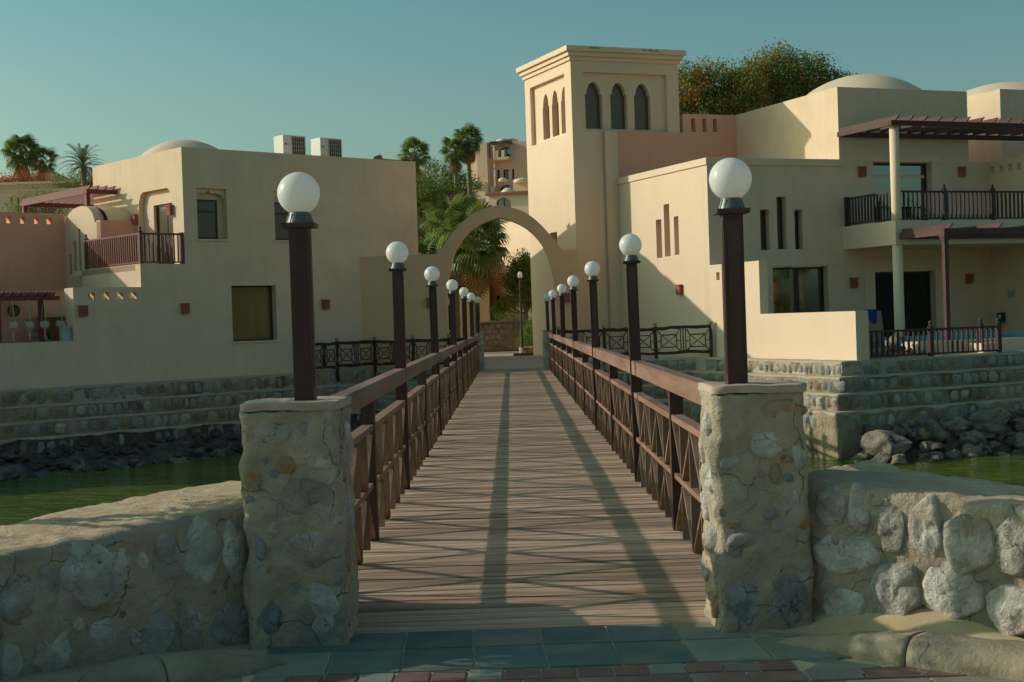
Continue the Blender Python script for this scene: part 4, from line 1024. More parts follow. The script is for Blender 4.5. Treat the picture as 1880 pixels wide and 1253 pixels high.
for x, w, y in ((.9, .28, -.245), (2.9, .09, -.245), (3.15, .14, -.245), (3.42, .12, -.245)):
    mb = MB(); n = 9; mb.slab('y', Y0-.262, .01, [(x + w*math.cos(t)*(.7+.3*rr.random()), 11.40 + .05*math.sin(t)*(.6+.5*rr.random())) for t in [2*math.pi*i/n for i in range(n)]]); mb.build('peeled_patch', 'tar', T)

# ---- arch wall
A = empty('arch_wall', (-.32, 51, 0), 'tan wall with large pointed free-standing arch over the path at the far bridge end', 'archway')
inn = [(1.95, .001), (1.95, 2.7), (1.86, 3.3), (1.68, 4.0), (1.45, 4.45), (1.0, 4.92), (.5, 5.18), (.2, 5.27), (0, 5.33)]
out_ = [(2.24, 4.07), (1.93, 4.5), (1.52, 5.02), (1.0, 5.47), (.5, 5.66), (.2, 5.72), (0, 5.77)]
def smooth(p, n=3):
    for _ in range(n):
        q = [p[0]]
        for a, b in zip(p, p[1:]): q += [(a[0]*.75+b[0]*.25, a[1]*.75+b[1]*.25), (a[0]*.25+b[0]*.75, a[1]*.25+b[1]*.75)]
        p = q + [p[-1]]
    return p
inn = [inn[0], inn[1]] + smooth(inn[1:], 2)[1:]; out_ = smooth(out_, 2)
oL = [(-a, b) for a, b in out_]; iL = [(-a, b) for a, b in inn]
poly = [(-5.05, -.1), (-1.95, -.1)] + iL + inn[::-1][1:] + [(1.95, -.1), (2.80, -.1), (2.80, 4.07)] + out_ + oL[::-1][1:] + [(-5.05, 4.07)]
MB().slab('y', 0, .62, poly).build('arch_wall_body', 'stucco_tan', A)

# ------------------------------------------------------------------ villa seen through the arch
B = empty('villa', (1.4, 68.2, 0), 'sunlit cream villa wall seen through the archway behind the round tree', 'villa', 'villas on the lagoon', R(22))
MB().slab('x', 0, .35, rect(0, 6.6, -.1, 6.55), [rect(5.0, 5.55, 3.75, 5.4)]).build('side_wall', 'stucco', B)
MB().slab('y', -.001, .35, rect(.352, 9, -.1, 6.55)).build('front_wall', 'stucco', B)
MB().slab('y', 6.25, .35, rect(.352, 9, -.1, 6.55)).build('back_wall', 'stucco', B)
MB().box(.3, 9, .3, 6.3, 6.2, 6.3).build('roof', 'stucco', B)
window(B, 'x', .3, 5.02, 5.53, 3.77, 5.38, 'glass_brown', 'window', (), (4.9,), .05)
MB().slab('x', -.03, .029, rect(4.9, 5.62, 3.68, 5.48), [rect(5.0, 5.55, 3.75, 5.4)]).build('window_surround', 'stucco_tan', B)
MB().box(-.10, -.002, 4.1, 4.6, .2, 3.6).build('pilaster', 'stucco', B)
MB().box(-.06, -.002, 5.15, 5.45, .9, 2.9).build('shutter', 'curtain', B)
B = empty('villa', (-1.9, 70.5, 0), 'low olive-shaded villa front behind the palm and the left side of the arch', 'villa', 'villas on the lagoon', 0)
MB().slab('y', 0, .35, rect(-9, .85, -.1, 4.8), [rect(-1.7, -.7, .2, 2.5)]).build('front_wall', 'stucco_tan', B)
MB().slab('x', .5, .35, rect(.352, 6, -.1, 4.8)).build('side_wall', 'stucco_tan', B)
MB().box(-9, .6, .3, 6, 4.5, 4.6).build('roof', 'stucco_tan', B)
window(B, 'y', .2, -1.69, -.71, .21, 2.49, 'curtain', 'door', (-1.2,), (), .06)

# retaining wall, planter, path kerb, small lamp beyond the arch
W = empty('retaining_wall', (-.2, 64.0, .2), 'crazy-paved stone retaining wall at the end of the path under the tree', 'stone wall')
noisy_box(-1.6, 3.0, 0, .5, 0, 1.33, .09, .02, 3).build('wall_body', 'quay_mortar', W)
MB().box(-1.66, 3.0, -.05, .55, 1.33, 1.40).build('coping', 'quay_cap', W, bevel=.01)
QS2 = [stone_mesh('stone', .5, .5, .14, 800+i, ['quay_stone_b', 'quay_stone_c', 'quay_stone_b'][i % 3], n=9, rings=2, rough=.4) for i in range(8)]
for j in range(5):
    for i in range(12):
        if -1.5+i*.27+.1*(j % 2) > 1.6: continue
        link('stone', QS2[(i*5+j*3) % 8], W, loc=(-1.45+i*.27+.12*(j % 2)+rnd.uniform(-.03, .03), -.0, .16+j*.25+rnd.uniform(-.03, .03)), rot=(0, rnd.uniform(-.9, .9), 0), scale=(.28, .25, .22))
P = empty('planter', (1.0, 55.0, .2), 'low stone planter with red-brown kerb beside the slim path lamp', 'planter')
noisy_box(-.7, 1.6, 1.3, 3.2, 0, .30, .09, .02, 3).build('planter_body', 'quay_mortar', P)
for i in range(8): link('stone', QS2[i], P, loc=(-.55+i*.27, 1.3, .15), rot=(0, rnd.uniform(-.3, .3), 0), scale=(.25, .25, .24))
MB().box(-.95, 2.2, .6, 1.0, -.02, .10).build('planter_kerb', 'tile_red', P, bevel=.01)
MB().box(-.95, 2.2, 1.001, 1.25, -.02, .05).build('soil', 'earth', P)
lp = empty('path_lamp', (.42, 56.5, .2), 'slim dark path lamp post with small globe standing beyond the archway', 'lamp')
MB().lathe([(.09, 0), (.085, .1), (.05, .2), (.045, 3.0), (.07, 3.05), (.07, 3.08)], 0, 0, 12).build('post', 'woodpost', lp)
MB().lathe([(.06, 3.08), (.085, 3.12), (.10, 3.2), (.085, 3.28), (.03, 3.33)], 0, 0, 14).build('globe', 'globe', lp, smooth=True)

# ------------------------------------------------------------------ plants
def leafy(name, loc, label, blobs, nleaf, size, mats, weights, seed, trunk=None, group=None, cat='tree', trunk_m='trunk', droop=.3, narrow=.45):
    r = random.Random(seed); root = empty(name, loc, label, cat, group)
    mb = MB(); wts = []
    tot = sum(b[3]**2 for b in blobs)
    for bx, by, bz, br in blobs:
        n = int(nleaf*br*br/tot); n = int(n*1.5); nc = max(6, int(n/26))
        for c in range(nc):
            while True:
                v = Vector((r.uniform(-1, 1), r.uniform(-1, 1), r.uniform(-1, 1)))
                if .05 < v.length < 1: break
            rad = br*(.42 + .60*r.random()**.7)*(1 + .22*fbm(tuple(v.normalized()*2 + Vector((seed, bx, bz)))))
            cc = Vector((bx, by, bz)) + v.normalized()*rad*Vector((1, 1, .85)).length/1.65
            cm = r.choices(range(len(mats)), weights)[0]
            for k in range(26):
                p = cc + Vector((r.gauss(0, 1), r.gauss(0, 1), r.gauss(0, .75)))*size*1.9
                d = Vector((r.uniform(-1, 1), r.uniform(-1, 1), r.uniform(-1, .6)-droop)).normalized()*size*r.uniform(.7, 1.5)
                w = d.cross(Vector((r.uniform(-1, 1), r.uniform(-1, 1), r.uniform(-1, 1)))).normalized()*d.length*narrow
                mb.mi = cm if r.random() < .8 else 0
                q = [mb.b.verts.new(p), mb.b.verts.new(p+d*.5+w*.5), mb.b.verts.new(p+d), mb.b.verts.new(p+d*.5-w*.5)]
                mb._f(q)
    me = bpy.data.meshes.new('crown'); mb.b.to_mesh(me); mb.b.free()
    for m in mats: me.materials.append(M[m])
    link('crown', me, root)
    if trunk:
        h, rad, tx = trunk; tb = MB(); top = Vector((tx, 0, h))
        tb.tube([(0, 0, -.3), (tx*.3+.05, 0, h*.4), (tx*.8, .03, h*.75), tuple(top)], [rad*1.25, rad, rad*.85, rad*.7], 9, jit=.15)
        for bx, by, bz, br in blobs:
            e = Vector((bx, by, bz)); s = Vector((tx*.8, 0, h*.72)); mid = s.lerp(e, .5) + Vector((r.uniform(-.1, .1), 0, -.1*h*.3))
            tb.tube([s, mid, e, e + (e-mid)*.2], [rad*.55, rad*.4, rad*.25, rad*.08], 6, jit=.2)
        tb.build('trunk', trunk_m, root, smooth=True)
    return root
def fan_frond():
    mb = MB(); pet = .9
    pts = [Vector((0, t*pet, .10*t - .12*t*t)) for t in (0, .33, .66, 1)]
    mb.tube(pts, [.022, .018, .014, .012], 5)
    n = 19; c = pts[-1]
    for i in range(n):
        a = R(-118 + 236*i/(n-1)); L = .78*(1-.25*abs(i-(n-1)/2)/(n/2))
        dx, dy = math.sin(a), math.cos(a); w = Vector((dy, -dx, 0))*.052
        z1 = -.03-.05*abs(dx); z2 = -.22 - .10*abs(dx)
        p0 = c; p1 = c + Vector((dx*L*.55, dy*L*.55, z1)); p2 = c + Vector((dx*L*.86, dy*L*.82, z2)); p3 = c + Vector((dx*L*.93, dy*L*.9, z2-.24))
        v = [mb.b.verts.new(q) for q in (p0, p1-w+Vector((0,0,.02)), p1+w+Vector((0,0,-.02)), p2-w*.5, p2+w*.5, p3)]
        mb._f([v[0], v[1], v[2]]); mb._f([v[1], v[3], v[4], v[2]]); mb._f([v[3], v[5], v[4]])
    return mb
def date_frond(L=2.6):
    mb = MB(); pts = [Vector((0, L*t, .45*L*t*(1-t*.95)*1.0 - .25*L*t**3)) for t in [i/7 for i in range(8)]]
    mb.tube(pts, [.03, .026, .022, .018, .014, .011, .008, .005], 4)
    for i in range(34):
        t = .12 + .86*i/34; k = t*7; j = min(6, int(k)); p = pts[j].lerp(pts[j+1], k-j); l = .48*(1-abs(t-.5)*.9)
        for s in (-1, 1):
            d = Vector((s*.75, .62, .28-.3*t)).normalized()*l; w = Vector((0, .028, 0))
            v = [mb.b.verts.new(q) for q in (p-w, p+w, p+d)]; mb._f(v)
    return mb
FF = fan_frond().mesh('frond', 'palmleaf'); FD = fan_frond().mesh('dead_frond', 'deadleaf'); DF = date_frond().mesh('frond', 'dateleaf')
def palm(name, loc, label, h, s, seed, kind='fan', nf=34, skirt=14, tr=.16, group='palms'):
    r = random.Random(seed); root = empty(name, loc, label, 'palm tree', group, r.uniform(0, 6))
    n = 14; pts = [(.12*s*math.sin(i/n*2), 0, h*i/n) for i in range(n+1)]; rd = [tr*(1.15 - .3*i/n)*(1 + .09*(i % 2)) for i in range(n+1)]
    MB().tube([(0, 0, -.4)] + pts, [tr*1.3] + rd, 10, jit=.1).build('trunk', 'palmtrunk', root, smooth=True)
    for i in range(nf):
        t = i/nf; el = R(82 - 125*t**.85 + r.uniform(-8, 8)); az = i*2.39996 + r.uniform(-.2, .2); k = s*r.uniform(.85, 1.1)
        link('frond', FF if kind == 'fan' else DF, root, loc=(pts[-1][0] + .1*s*math.cos(az+1.57)*0, 0, h - .15*s*t), rot=(el, r.uniform(-.3, .3), az), scale=(k, k, k))
    for i in range(skirt):
        az = i*2.39996*1.3; k = s*r.uniform(.8, 1.05)
        link('dead_frond', FD, root, loc=(0, 0, h - .3*s - .5*s*r.random()), rot=(R(-68 + r.uniform(-16, 10)), r.uniform(-.3, .3), az), scale=(k*.8, k, k*.8))
    return root
# palms beyond the arch
palm('fan_palm', (-1.55, 61, .2), 'fan palm behind the arch, nearest, with a drooping skirt of brown fronds', 4.9, 1.12, 1, nf=44, skirt=24)
palm('fan_palm', (-3.9, 62.5, .2), 'small bright fan palm low behind the tan wall left of the arch', 3.7, 1.15, 2, nf=34, skirt=12)
palm('fan_palm', (-2.55, 66, .2), 'fan palm standing tall close behind the skirted palm of the arch', 5.9, 1.05, 3, nf=36, skirt=10)
palm('fan_palm', (-3.42, 96, 2), 'left-hand, lower palm of the tall pair before the hotel', 11.2, .72, 4, nf=36, skirt=16)
palm('fan_palm', (-2.45, 97, 2), 'right-hand, taller palm of the tall pair before the hotel', 12.0, .74, 5, nf=38, skirt=18)
palm('fan_palm', (-5.62, 88, 1.5), 'lone fan palm showing over the right end of the left villa roof', 10.6, .72, 6, nf=32, skirt=12)
# palms and trees far left
palm('fan_palm', (-36.8, 108, 2), 'taller bushy fan palm of the far left pair', 13.7, .98, 7, nf=44, skirt=18, tr=.2)
palm('fan_palm', (-36.0, 110, 2), 'shorter fan palm right of the tall far left one', 13.2, .85, 8, nf=30, skirt=6, tr=.24)
palm('fan_palm', (-35.8, 100, 0), 'fan palm cut by the left photo edge above the salmon wall', 11.2, .9, 9, nf=30, skirt=6)
palm('date_palm', (-26.7, 90, 2), 'date palm with stiff feathery fronds left of the left villa roof', 10.3, .62, 10, 'date', nf=46, skirt=0, tr=.2)
GR = 'broadleaf trees behind the villas'
leafy('round_tree', (.62, 61.5, .2), 'dense round citrus-like tree in front of the sunlit wall beyond the arch',
      [(-.02, 0, 3.8, .48), (.32, 0, 3.35, .55), (-.33, .1, 3.15, .52), (.1, 0, 2.7, .55), (-.7, 0, 2.2, .32), (-1.05, 0, 1.95, .25), (.5, .1, 2.3, .45)], 9500, .085, ['leaf', 'leaf_olive', 'leaf_red'], [5, 5, .4], 21, (2.3, .10, .05), GR, narrow=.6)
leafy('shrub', (.75, 58.6, .4), 'feathery green shrub in the planter right of the path lamp', [(0, 0, .5, .45), (.2, 0, .95, .38), (-.1, 0, .2, .35)], 1800, .07, ['leaf', 'leaf_olive'], [3, 2], 22, (.5, .03, 0), 'low shrubs', 'shrub')
leafy('shrub', (-.3, 64.4, 1.5), 'spiky low plants on top of the retaining wall', [(0, 0, .15, .3), (.5, 0, .2, .28), (.9, 0, .15, .25)], 900, .10, ['leaf', 'leaf_dark'], [3, 2], 23, None, 'low shrubs', 'shrub', droop=-.6, narrow=.2)
leafy('hedge', (-2.6, 64, .2), 'dark low hedge by the path just inside the left arch pier', [(-.2, 0, .35, .45), (.5, 0, .3, .4)], 1500, .07, ['leaf_dark', 'leaf'], [3, 1], 24, None, 'low shrubs', 'hedge')
leafy('poinciana_tree', (-5.3, 71, .2), 'tree with rusty orange seed pods behind the right edge of the left villa', [(0, 0, 6.3, 1.15), (.9, .3, 5.9, 1.0), (-.8, 0, 5.9, 1.1), (.3, 0, 5.0, 1.1), (-.5, 0, 4.3, 1.1), (1.1, 0, 4.6, .8), (0, 0, 3.2, 1.2)], 11000, .11, ['leaf', 'leaf_red', 'leaf_olive', 'leaf_dark'], [4, 3.2, 2, 2], 25, (4, .16, .2), GR)
leafy('bushy_tree', (-5.2, 84, .5), 'bright green bushy tree with broad crown between the left villa and the hotel', [(0, 0, 8.6, 1.5), (1.5, .3, 8.2, 1.25), (-1.2, 0, 8.3, 1.3), (.8, 0, 7.2, 1.3), (2.2, 0, 7.2, .9)], 11000, .12, ['leaf', 'leaf_olive', 'leaf_dark'], [5, 2, 1], 26, (6, .2, .3), GR)
leafy('bushy_tree', (-5.2, 104, 2), 'feathery olive-green tree highest on the slope behind the bright green one', [(0, 0, 9.8, 1.7), (2.0, .3, 9.4, 1.4), (-1.6, 0, 9.4, 1.3), (1.2, 0, 8.3, 1.5)], 10000, .14, ['leaf_olive', 'leaf', 'leaf_dark'], [4, 3, 1], 27, (6, .2, .3), GR)
leafy('bushy_tree', (-2.5, 84, .5), 'loose green shrub-like tree under the tall palms beside the hotel', [(-0.9, 0, 8.3, 0.8), (-0.9, 0.3, 7.1, 0.9), (-1.0, 0, 6.0, 0.9), (-0.3, 0, 5.1, 0.8)], 6000, .12, ['leaf_olive', 'leaf'], [3, 3], 28, (6, .12, -.5), GR)
leafy('bougainvillea', (-2.95, 82.5, .5), 'small magenta bougainvillea flowering among the green trees', [(0, 0, 8.1, .34), (.05, 0, 7.7, .28)], 500, .10, ['magenta', 'leaf'], [4, 1], 29, (7, .05, 0), 'flowering shrubs', 'shrub')
leafy('bushy_tree', (-9.5, 110, 2), 'green tree mass far behind the left villa roof edge', [(0, 0, 7.2, 2.2), (3, 0, 7.4, 2.0), (-3, 0, 6.5, 2.2), (5, 0, 5.5, 2.2), (8, 0, 5.5, 1.8)], 9000, .16, ['leaf_dark', 'leaf'], [2, 2], 30, (5, .2, 0), GR)
# big trees right
leafy('poinciana_tree', (11.2, 73, .2), 'large tree with rusty seed pods directly right of the tower', [(-1.6, 0, 12.9, 1.35), (-.3, .5, 13.2, 1.3), (1.0, 0, 12.6, 1.3), (-1.0, 0, 11.5, 1.6), (.6, 0, 11.3, 1.5), (-2.6, 0, 12.2, 1.0), (-3.0, 0, 11.0, 1.2)], 21000, .135, ['leaf', 'leaf_red', 'leaf_olive', 'leaf_dark'], [6, 4, 4, .3], 31, (9, .22, 0), GR)
leafy('poinciana_tree', (14.6, 75, .2), 'highest broad tree with rusty seed pods between tower and right dome', [(-1.6, 0, 13.6, 1.3), (0, .5, 14.1, 1.45), (1.5, 0, 13.6, 1.4), (-.8, 0, 12.4, 1.7), (1.0, 0, 12.4, 1.7), (2.7, 0, 12.9, 1.2), (-2.4, 0, 12.6, 1.1)], 23000, .135, ['leaf', 'leaf_red', 'leaf_olive', 'leaf_dark'], [6, 4, 4, .3], 32, (9, .22, 0), GR)
# far left shrubs and trees
leafy('flame_bush', (-33.6, 98, 2), 'coral red flowering tree under the far left palms', [(0, 0, 10.0, 1.1), (1.5, 0, 9.9, 1.0), (-1.3, 0, 9.7, 0.9), (2.6, 0, 9.5, 0.7), (-0.3, 0, 9.0, 0.9)], 5200, .14, ['bougain', 'leaf_red', 'leaf'], [6, 1, 1], 33, (6, .15, 0), 'flowering shrubs')
leafy('bushy_tree', (-28.9, 92, 2), 'yellow-green tree below the date palm left of the villa roof', [(0, 0, 8.7, 1.3), (1.6, 0, 9.1, 1.3), (-1.6, 0, 8.2, 1.1), (2.8, 0, 8.7, 1.1), (1, 0, 7.6, 1.4), (-0.9, 0, 7.1, 1.2)], 9000, .13, ['leaf_olive', 'leaf', 'leaf_red'], [5, 2, .8], 34, (6, .2, 0), GR)
leafy('bushy_tree', (-37.0, 98, 2), 'green tree below the coral blossoms at the far left', [(0, 0, 9.4, 1.2), (2, 0, 9.0, 1.1), (4.2, 0, 8.6, 1.0), (-1.5, 0, 9.2, 1.2)], 6000, .13, ['leaf', 'leaf_olive', 'leaf_red'], [4, 2, .8], 35, (5, .2, 0), GR)
leafy('bushy_tree', (-27.2, 82, 1), 'palm-like green shrub between the far white house and the rooftop pergola', [(0, 0, 8.0, 0.9), (1.0, 0, 8.2, 0.8), (-1.0, 0, 7.8, 0.7)], 3500, .14, ['leaf_olive', 'leaf'], [4, 2], 36, (5, .12, 0), GR, narrow=.25)

# far white house at the left
H = empty('far_house', (-29.6, 90, 4.5), 'low pale house with a row of small slots behind the salmon wall', 'house')
MB().slab('y', 0, .3, rect(-4, 5.2, -4, 6.3), [rect(-1.9 + i*.42, -1.72 + i*.42, 5.55, 5.95) for i in range(6)]).build('front_wall', 'far_cream', H)
MB().slab('y', 1.6, .3, rect(-5, 6, -2, 6.9)).build('upper_wall', 'far_salmon', H); MB().box(-5, 6, 1.4, 2.4, 6.9, 7.05).build('coping', 'far_cream', H)
MB().box(-4, 5.2, -.1, 1.6, 6.3, 6.4).build('roof', 'far_cream', H)
H = empty('far_house', (-39.6, 118, 4.2), 'small distant white gable with two dark slits below the far left palms', 'house')
MB().slab('y', 0, .4, [(-3, -6), (4, -6), (4, 10.0), (1.7, 11.2), (-3, 10.3)], [rect(1.0, 1.3, 9.4, 10.1), rect(1.6, 1.9, 9.5, 10.3)]).build('front_wall', 'far_cream', H)
MB().box(-3, 4, .4, 5, 0, 9.5).build('body', 'far_cream', H)

# ------------------------------------------------------------------ hotel on the slope (front at Y=150, 17.3 px per metre)
H = empty('hotel', (-.6, 150, 0), 'stepped multi-storey hotel with shallow domes and arched balcony windows on the slope', 'hotel', None, R(-20))
def hz(px, py): return ((px - 938 + (588-py)*.033)/17.333/math.cos(R(20)) + .6, 1.615 + (588 - py - .033*(px-938))/17.333)
def hbox(name, pa, pb, d0, d1, m='far_salmon', holes=()):
    a, z1 = hz(*pa); b, z0 = hz(*pb)
    o = MB().slab('y', d0, d1-d0, rect(a, b, z0, z1), [rect(hz(h0, h1)[0], hz(h2, h3)[0], hz(h2, h3)[1], hz(h0, h1)[1]) if k == 'r' else arch(hz(h0, h1)[0], hz(h2, h3)[0], hz(h2, h3)[1], hz(h0, h1)[1] - (hz(h2, h3)[0]-hz(h0, h1)[0])*.32, hz(h0, h1)[1], 6, False) for k, h0, h1, h2, h3 in holes]).build(name, m, H)
    return o
def hwin(pa, pb, d, bars=1):
    a, z1 = hz(*pa); b, z0 = hz(*pb); n = bars+1
    window(H, 'y', d, a, b, z0, z1, 'glass', 'window', [a + (b-a)*(i+1)/n for i in range(bars)], (), .09, .12)
def hdome(px, py, wpx, hpx, d, m='far_cream'):
    x, z = hz(px, py); cap_dome(H, m, x, d, z-.05, wpx/2/17.33, hpx/17.33)
hbox('main_wall', (908, 264), (1010, 420), 0, .6, 'far_salmon', [('a', 917, 272, 940, 292), ('r', 913, 313, 919, 331), ('r', 924, 313, 935, 330), ('r', 940, 312, 945, 330), ('a', 918, 341, 943, 359)])
hwin((917.2, 272), (939.8, 292), .35, 1); hwin((913, 313), (919, 331), .35, 0); hwin((924, 313), (935, 330), .35, 1); hwin((940, 312), (945, 330), .35, 0); hwin((918.2, 341), (942.8, 359), .35, 1)
hbox('left_wing', (884, 266), (907.9, 420), -1.4, .4, 'far_salmon'); hbox('left_wing', (862, 288), (884, 400), -.5, .4, 'far_cream', [('r', 874, 337, 883, 349)]); hwin((874, 337), (883, 349), -.2, 0)
hbox('upper_storey', (864, 262), (1010, 300), 3, 5, 'far_cream'); hbox('upper_storey', (876, 257), (912, 290), 2.2, 4, 'far_cream'); hbox('upper_storey', (899, 253), (931, 275), 1.8, 3.8, 'far_cream'); hbox('upper_storey', (950, 249), (1010, 262), 3.4, 6, 'far_salmon')
hbox('cornice', (876, 258), (900, 260), 2.0, 4, 'terracotta'); hbox('cornice', (899, 255), (930, 256.5), 1.6, 4, 'terracotta'); hbox('bay', (884, 339), (908, 400), -2.2, -1.41, 'far_cream'); hbox('lower_storey', (907, 345), (918, 420), -1.2, -.01, 'far_cream')
hdome(921, 252.5, 22, 4.5, 3.5); hdome(892, 256, 18, 3.5, 3.5); hdome(927, 262.5, 26, 6, -.8); hdome(889, 340, 22, 4, -2.2); hdome(930, 331, 16, 3, -1.0); hdome(955, 358, 26, 7, -3.6); hdome(886, 364, 30, 6, -3.8)
hdome(966, 334, 30, 4, -1.2)
hbox('bay', (951, 335), (1010, 420), -1.5, -.01, 'far_salmon')
hbox('front_block', (925, 361), (1010, 420), -4.5, -2, 'far_cream', [('a', 939, 371, 965, 388)]); hwin((939.2, 371), (964.8, 388), -4.3, 1)
hbox('front_block', (907, 366), (924.8, 420), -4.2, -2, 'far_cream'); hbox('front_block', (873, 369), (896, 420), -4.6, -2, 'far_salmon', [('a', 875, 377, 892, 395)]); hwin((875.2, 377), (891.8, 395), -4.3, 1)
hbox('cornice', (922, 362), (1000, 364), -4.9, -4.51, 'terracotta'); hbox('cornice', (873, 370), (897, 372), -4.9, -4.61, 'terracotta')
x0, z0 = hz(909, 263); x1, z1 = hz(943, 292)
for i in range(9): MB().box(x0 + i*.23, x0 + .12 + i*.23, -1.6, 0, z0-.25, z0-.05).build('pergola_rafter', 'pergola', H)
MB().box(x0-.1, x1+.1, -1.6, -1.45, z0-.42, z0-.26).build('pergola_beam', 'pergola', H); MB().box(x0-.1, x0+.05, -1.6, -1.45, z1, z0-.42).build('pergola_post', 'pergola', H)
MB().box(x0+.3, x1, -1.5, -.01, z1-.25, z1).build('balcony', 'far_salmon', H)
for x in (x0+.55, x0+1.25): MB().box(x, x+.28, -1.5, -1.2, z1, z1+.7).build('balcony_pier', 'far_cream', H)
MB().slab('y', 6, .3, rect(-9, -2.5, 12, 17.5)).build('garden_wall', 'far_cream', H)

# ------------------------------------------------------------------ rooftop and terrace things
def ac(x, y, label):
    r = empty('air_conditioner', fL(x, y, 7.1), label, 'air conditioner', 'rooftop air conditioners', R(FLA))
    w, d, z0, z1 = .96, .62, .35, 1.42
    MB().box(-w/2, w/2, -d/2, d/2, z0, z1).build('casing', 'ac', r, bevel=.012)
    MB().box(-w*.12, w*.44, -d/2-.012, -d/2-.001, z0+.05, z1-.05).build('grille_back', 'ac_grille', r)
    mb = MB()
    for i in range(7): u = -w*.12 + i*w*.56/6; mb.box(u-.004, u+.004, -d/2-.03, -d/2-.02, z0+.05, z1-.05)
    for i in range(7): z = z0+.08 + i*(z1-z0-.16)/6; mb.box(-w*.12, w*.44, -d/2-.024, -d/2-.016, z-.004, z+.004)
    tag(mb.build('wire_guard', 'ac', r), kind='stuff')
    MB().box(-w*.42, -w*.34, -d/2-.01, -d/2-.001, z1-.35, z1-.30).build('badge', 'ac_grille', r)
    for s in (-1, 1): MB().box(s*w*.4-.03, s*w*.4+.03, -d/2, d/2, 0, z0).build('support', 'ac_grille', r)
ac(5.45, 1.9, 'left one of the two white air conditioners on the left villa roof'); ac(7.05, 1.9, 'right one of the two white air conditioners on the left villa roof')
r = empty('pipe_pile', fL(9.0, .7, 7.6), 'dark rusty pipes lying on the roof edge right of the air conditioners', 'pipes', None, R(FLA))
MB().tube([(-.45, 0, .14), (.0, .1, .12), (.55, .0, .10)], .05, 8).build('pipe', 'trunk', r); MB().tube([(-.2, .2, .10), (.75, .25, .09)], .04, 8).build('pipe', 'frame', r)
MB().tube([(-.62, 0, .12), (-.38, 0, .20)], .11, 10).build('pump', 'palmtrunk', r); MB().box(.1, .8, -.1, .05, .03, .09).build('bracket', 'frame', r)
MB().tube([(.4, .05, .02), (.75, -.05, .16)], .03, 6).build('pipe', 'frame', r)

# macrame planters
def planter(x, y, label):
    r = empty('hanging_planter', fL(x, y, 1.95), label, 'hanging planter', 'macrame planters under the left pergola', R(FLA))
    for k in range(3):
        a = k*2.09 + .4; MB().tube([(.0, 0, .78), (.10*math.cos(a), .10*math.sin(a), .12)], .009, 5).build('cord', 'white_pot', r)
    MB().lathe([(.05, -.13), (.11, -.10), (.15, -.01), (.13, .08), (.10, .11)], 0, 0, 14).build('bowl', 'white_pot', r, smooth=True)
    MB().tube([(0, 0, -.13), (.01, 0, -.22), (.0, 0, -.38), (.03, 0, -.46)], [.03, .02, .025, .03], 6, jit=.3).build('tassel', 'white_pot', r)
    mb = MB()
    for k in range(40):
        p = Vector((rr.gauss(0, .09), rr.gauss(0, .09), .12 + rr.uniform(-.03, .07))); d = Vector((rr.uniform(-1, 1), rr.uniform(-1, 1), rr.uniform(-.4, .6))).normalized()*.06; w = d.cross(Vector((0, 0, 1)))*.4
        mb._f([mb.b.verts.new(p), mb.b.verts.new(p+d*.5+w), mb.b.verts.new(p+d), mb.b.verts.new(p+d*.5-w)])
    mb.build('plant', 'leaf_olive', r)
for x, lb in ((-5.58, 'leftmost'), (-5.07, 'second from the left'), (-4.58, 'third from the left'), (-4.06, 'rightmost')):
    planter(x, .62, '%s macrame planter hanging from the left terrace pergola' % lb)
MB().box(-14, -3.7, .355, 5.9, .95, 1.05).build('terrace_floor', 'stucco_tan', bpy.data.objects['villa'])
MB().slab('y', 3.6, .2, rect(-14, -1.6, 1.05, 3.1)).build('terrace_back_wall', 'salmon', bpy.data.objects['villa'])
r = empty('agave', fL(-4.0, 1.9, 1.05), 'spiky dark agave in the corner of the left terrace', 'plant', None, 0)
for k in range(26):
    a = k*2.4; e = R(80 - k*2.6); L = .75; d = Vector((math.cos(a)*math.cos(e), math.sin(a)*math.cos(e), math.sin(e)))*L; w = Vector((-math.sin(a), math.cos(a), 0))*.045
    mb = MB(); b0 = Vector((0, 0, .15)); v = [mb.b.verts.new(q) for q in (b0-w, b0+w, b0+d*.5+w, b0+d*.5-w, b0+d)]; mb._f([v[0], v[1], v[2], v[3]]); mb._f([v[3], v[2], v[4]])
    mb.build('leaf', 'leaf_dark', r)
MB().lathe([(.14, 0), (.2, .3), (.19, .32)], 0, 0, 14).build('pot', 'lantern', r)
r = empty('candle_lantern', fL(-4.08, .26, 1.42), 'pale metal box lantern standing on the left terrace wall', 'lantern', None, R(FLA))
for a, b in ((-.13, -.11), (-.13, .11), (.13, -.11), (.13, .11)): MB().box(a-.012, a+.012, b-.012, b+.012, 0, .40).build('corner_post', 'lantern', r)
MB().box(-.15, .15, -.13, .13, .40, .43).build('lid', 'lantern', r); MB().box(-.15, .15, -.13, .13, 0, .02).build('base', 'lantern', r); MB().box(-.05, .0, -.03, .03, .43, .52).build('ring', 'lantern', r)
MB().box(-.11, .11, -.09, .09, .021, .39).build('glass', 'lantern', r)
r = empty('chair', fL(-4.55, 1.2, 1.05), 'metal-framed chair back rising behind the left terrace wall', 'chair', None, R(FLA))
MB().tube([(-.28, 0, 0), (-.28, 0, .56), (-.22, 0, .60), (.22, 0, .60), (.28, 0, .54), (.34, -.2, 0)], .018, 7).build('frame', 'lantern', r, smooth=True); MB().box(-.26, .26, -.01, .01, .2, .54).build('backrest', 'board', r)
MB().box(-.28, .28, -.45, 0, .38, .42).build('seat', 'board', r)
r = empty('wall_plate', fL(-4.3, 3.58, 2.45), 'round dark woven disc on the back wall of the left terrace', 'wall decoration', None, R(FLA))
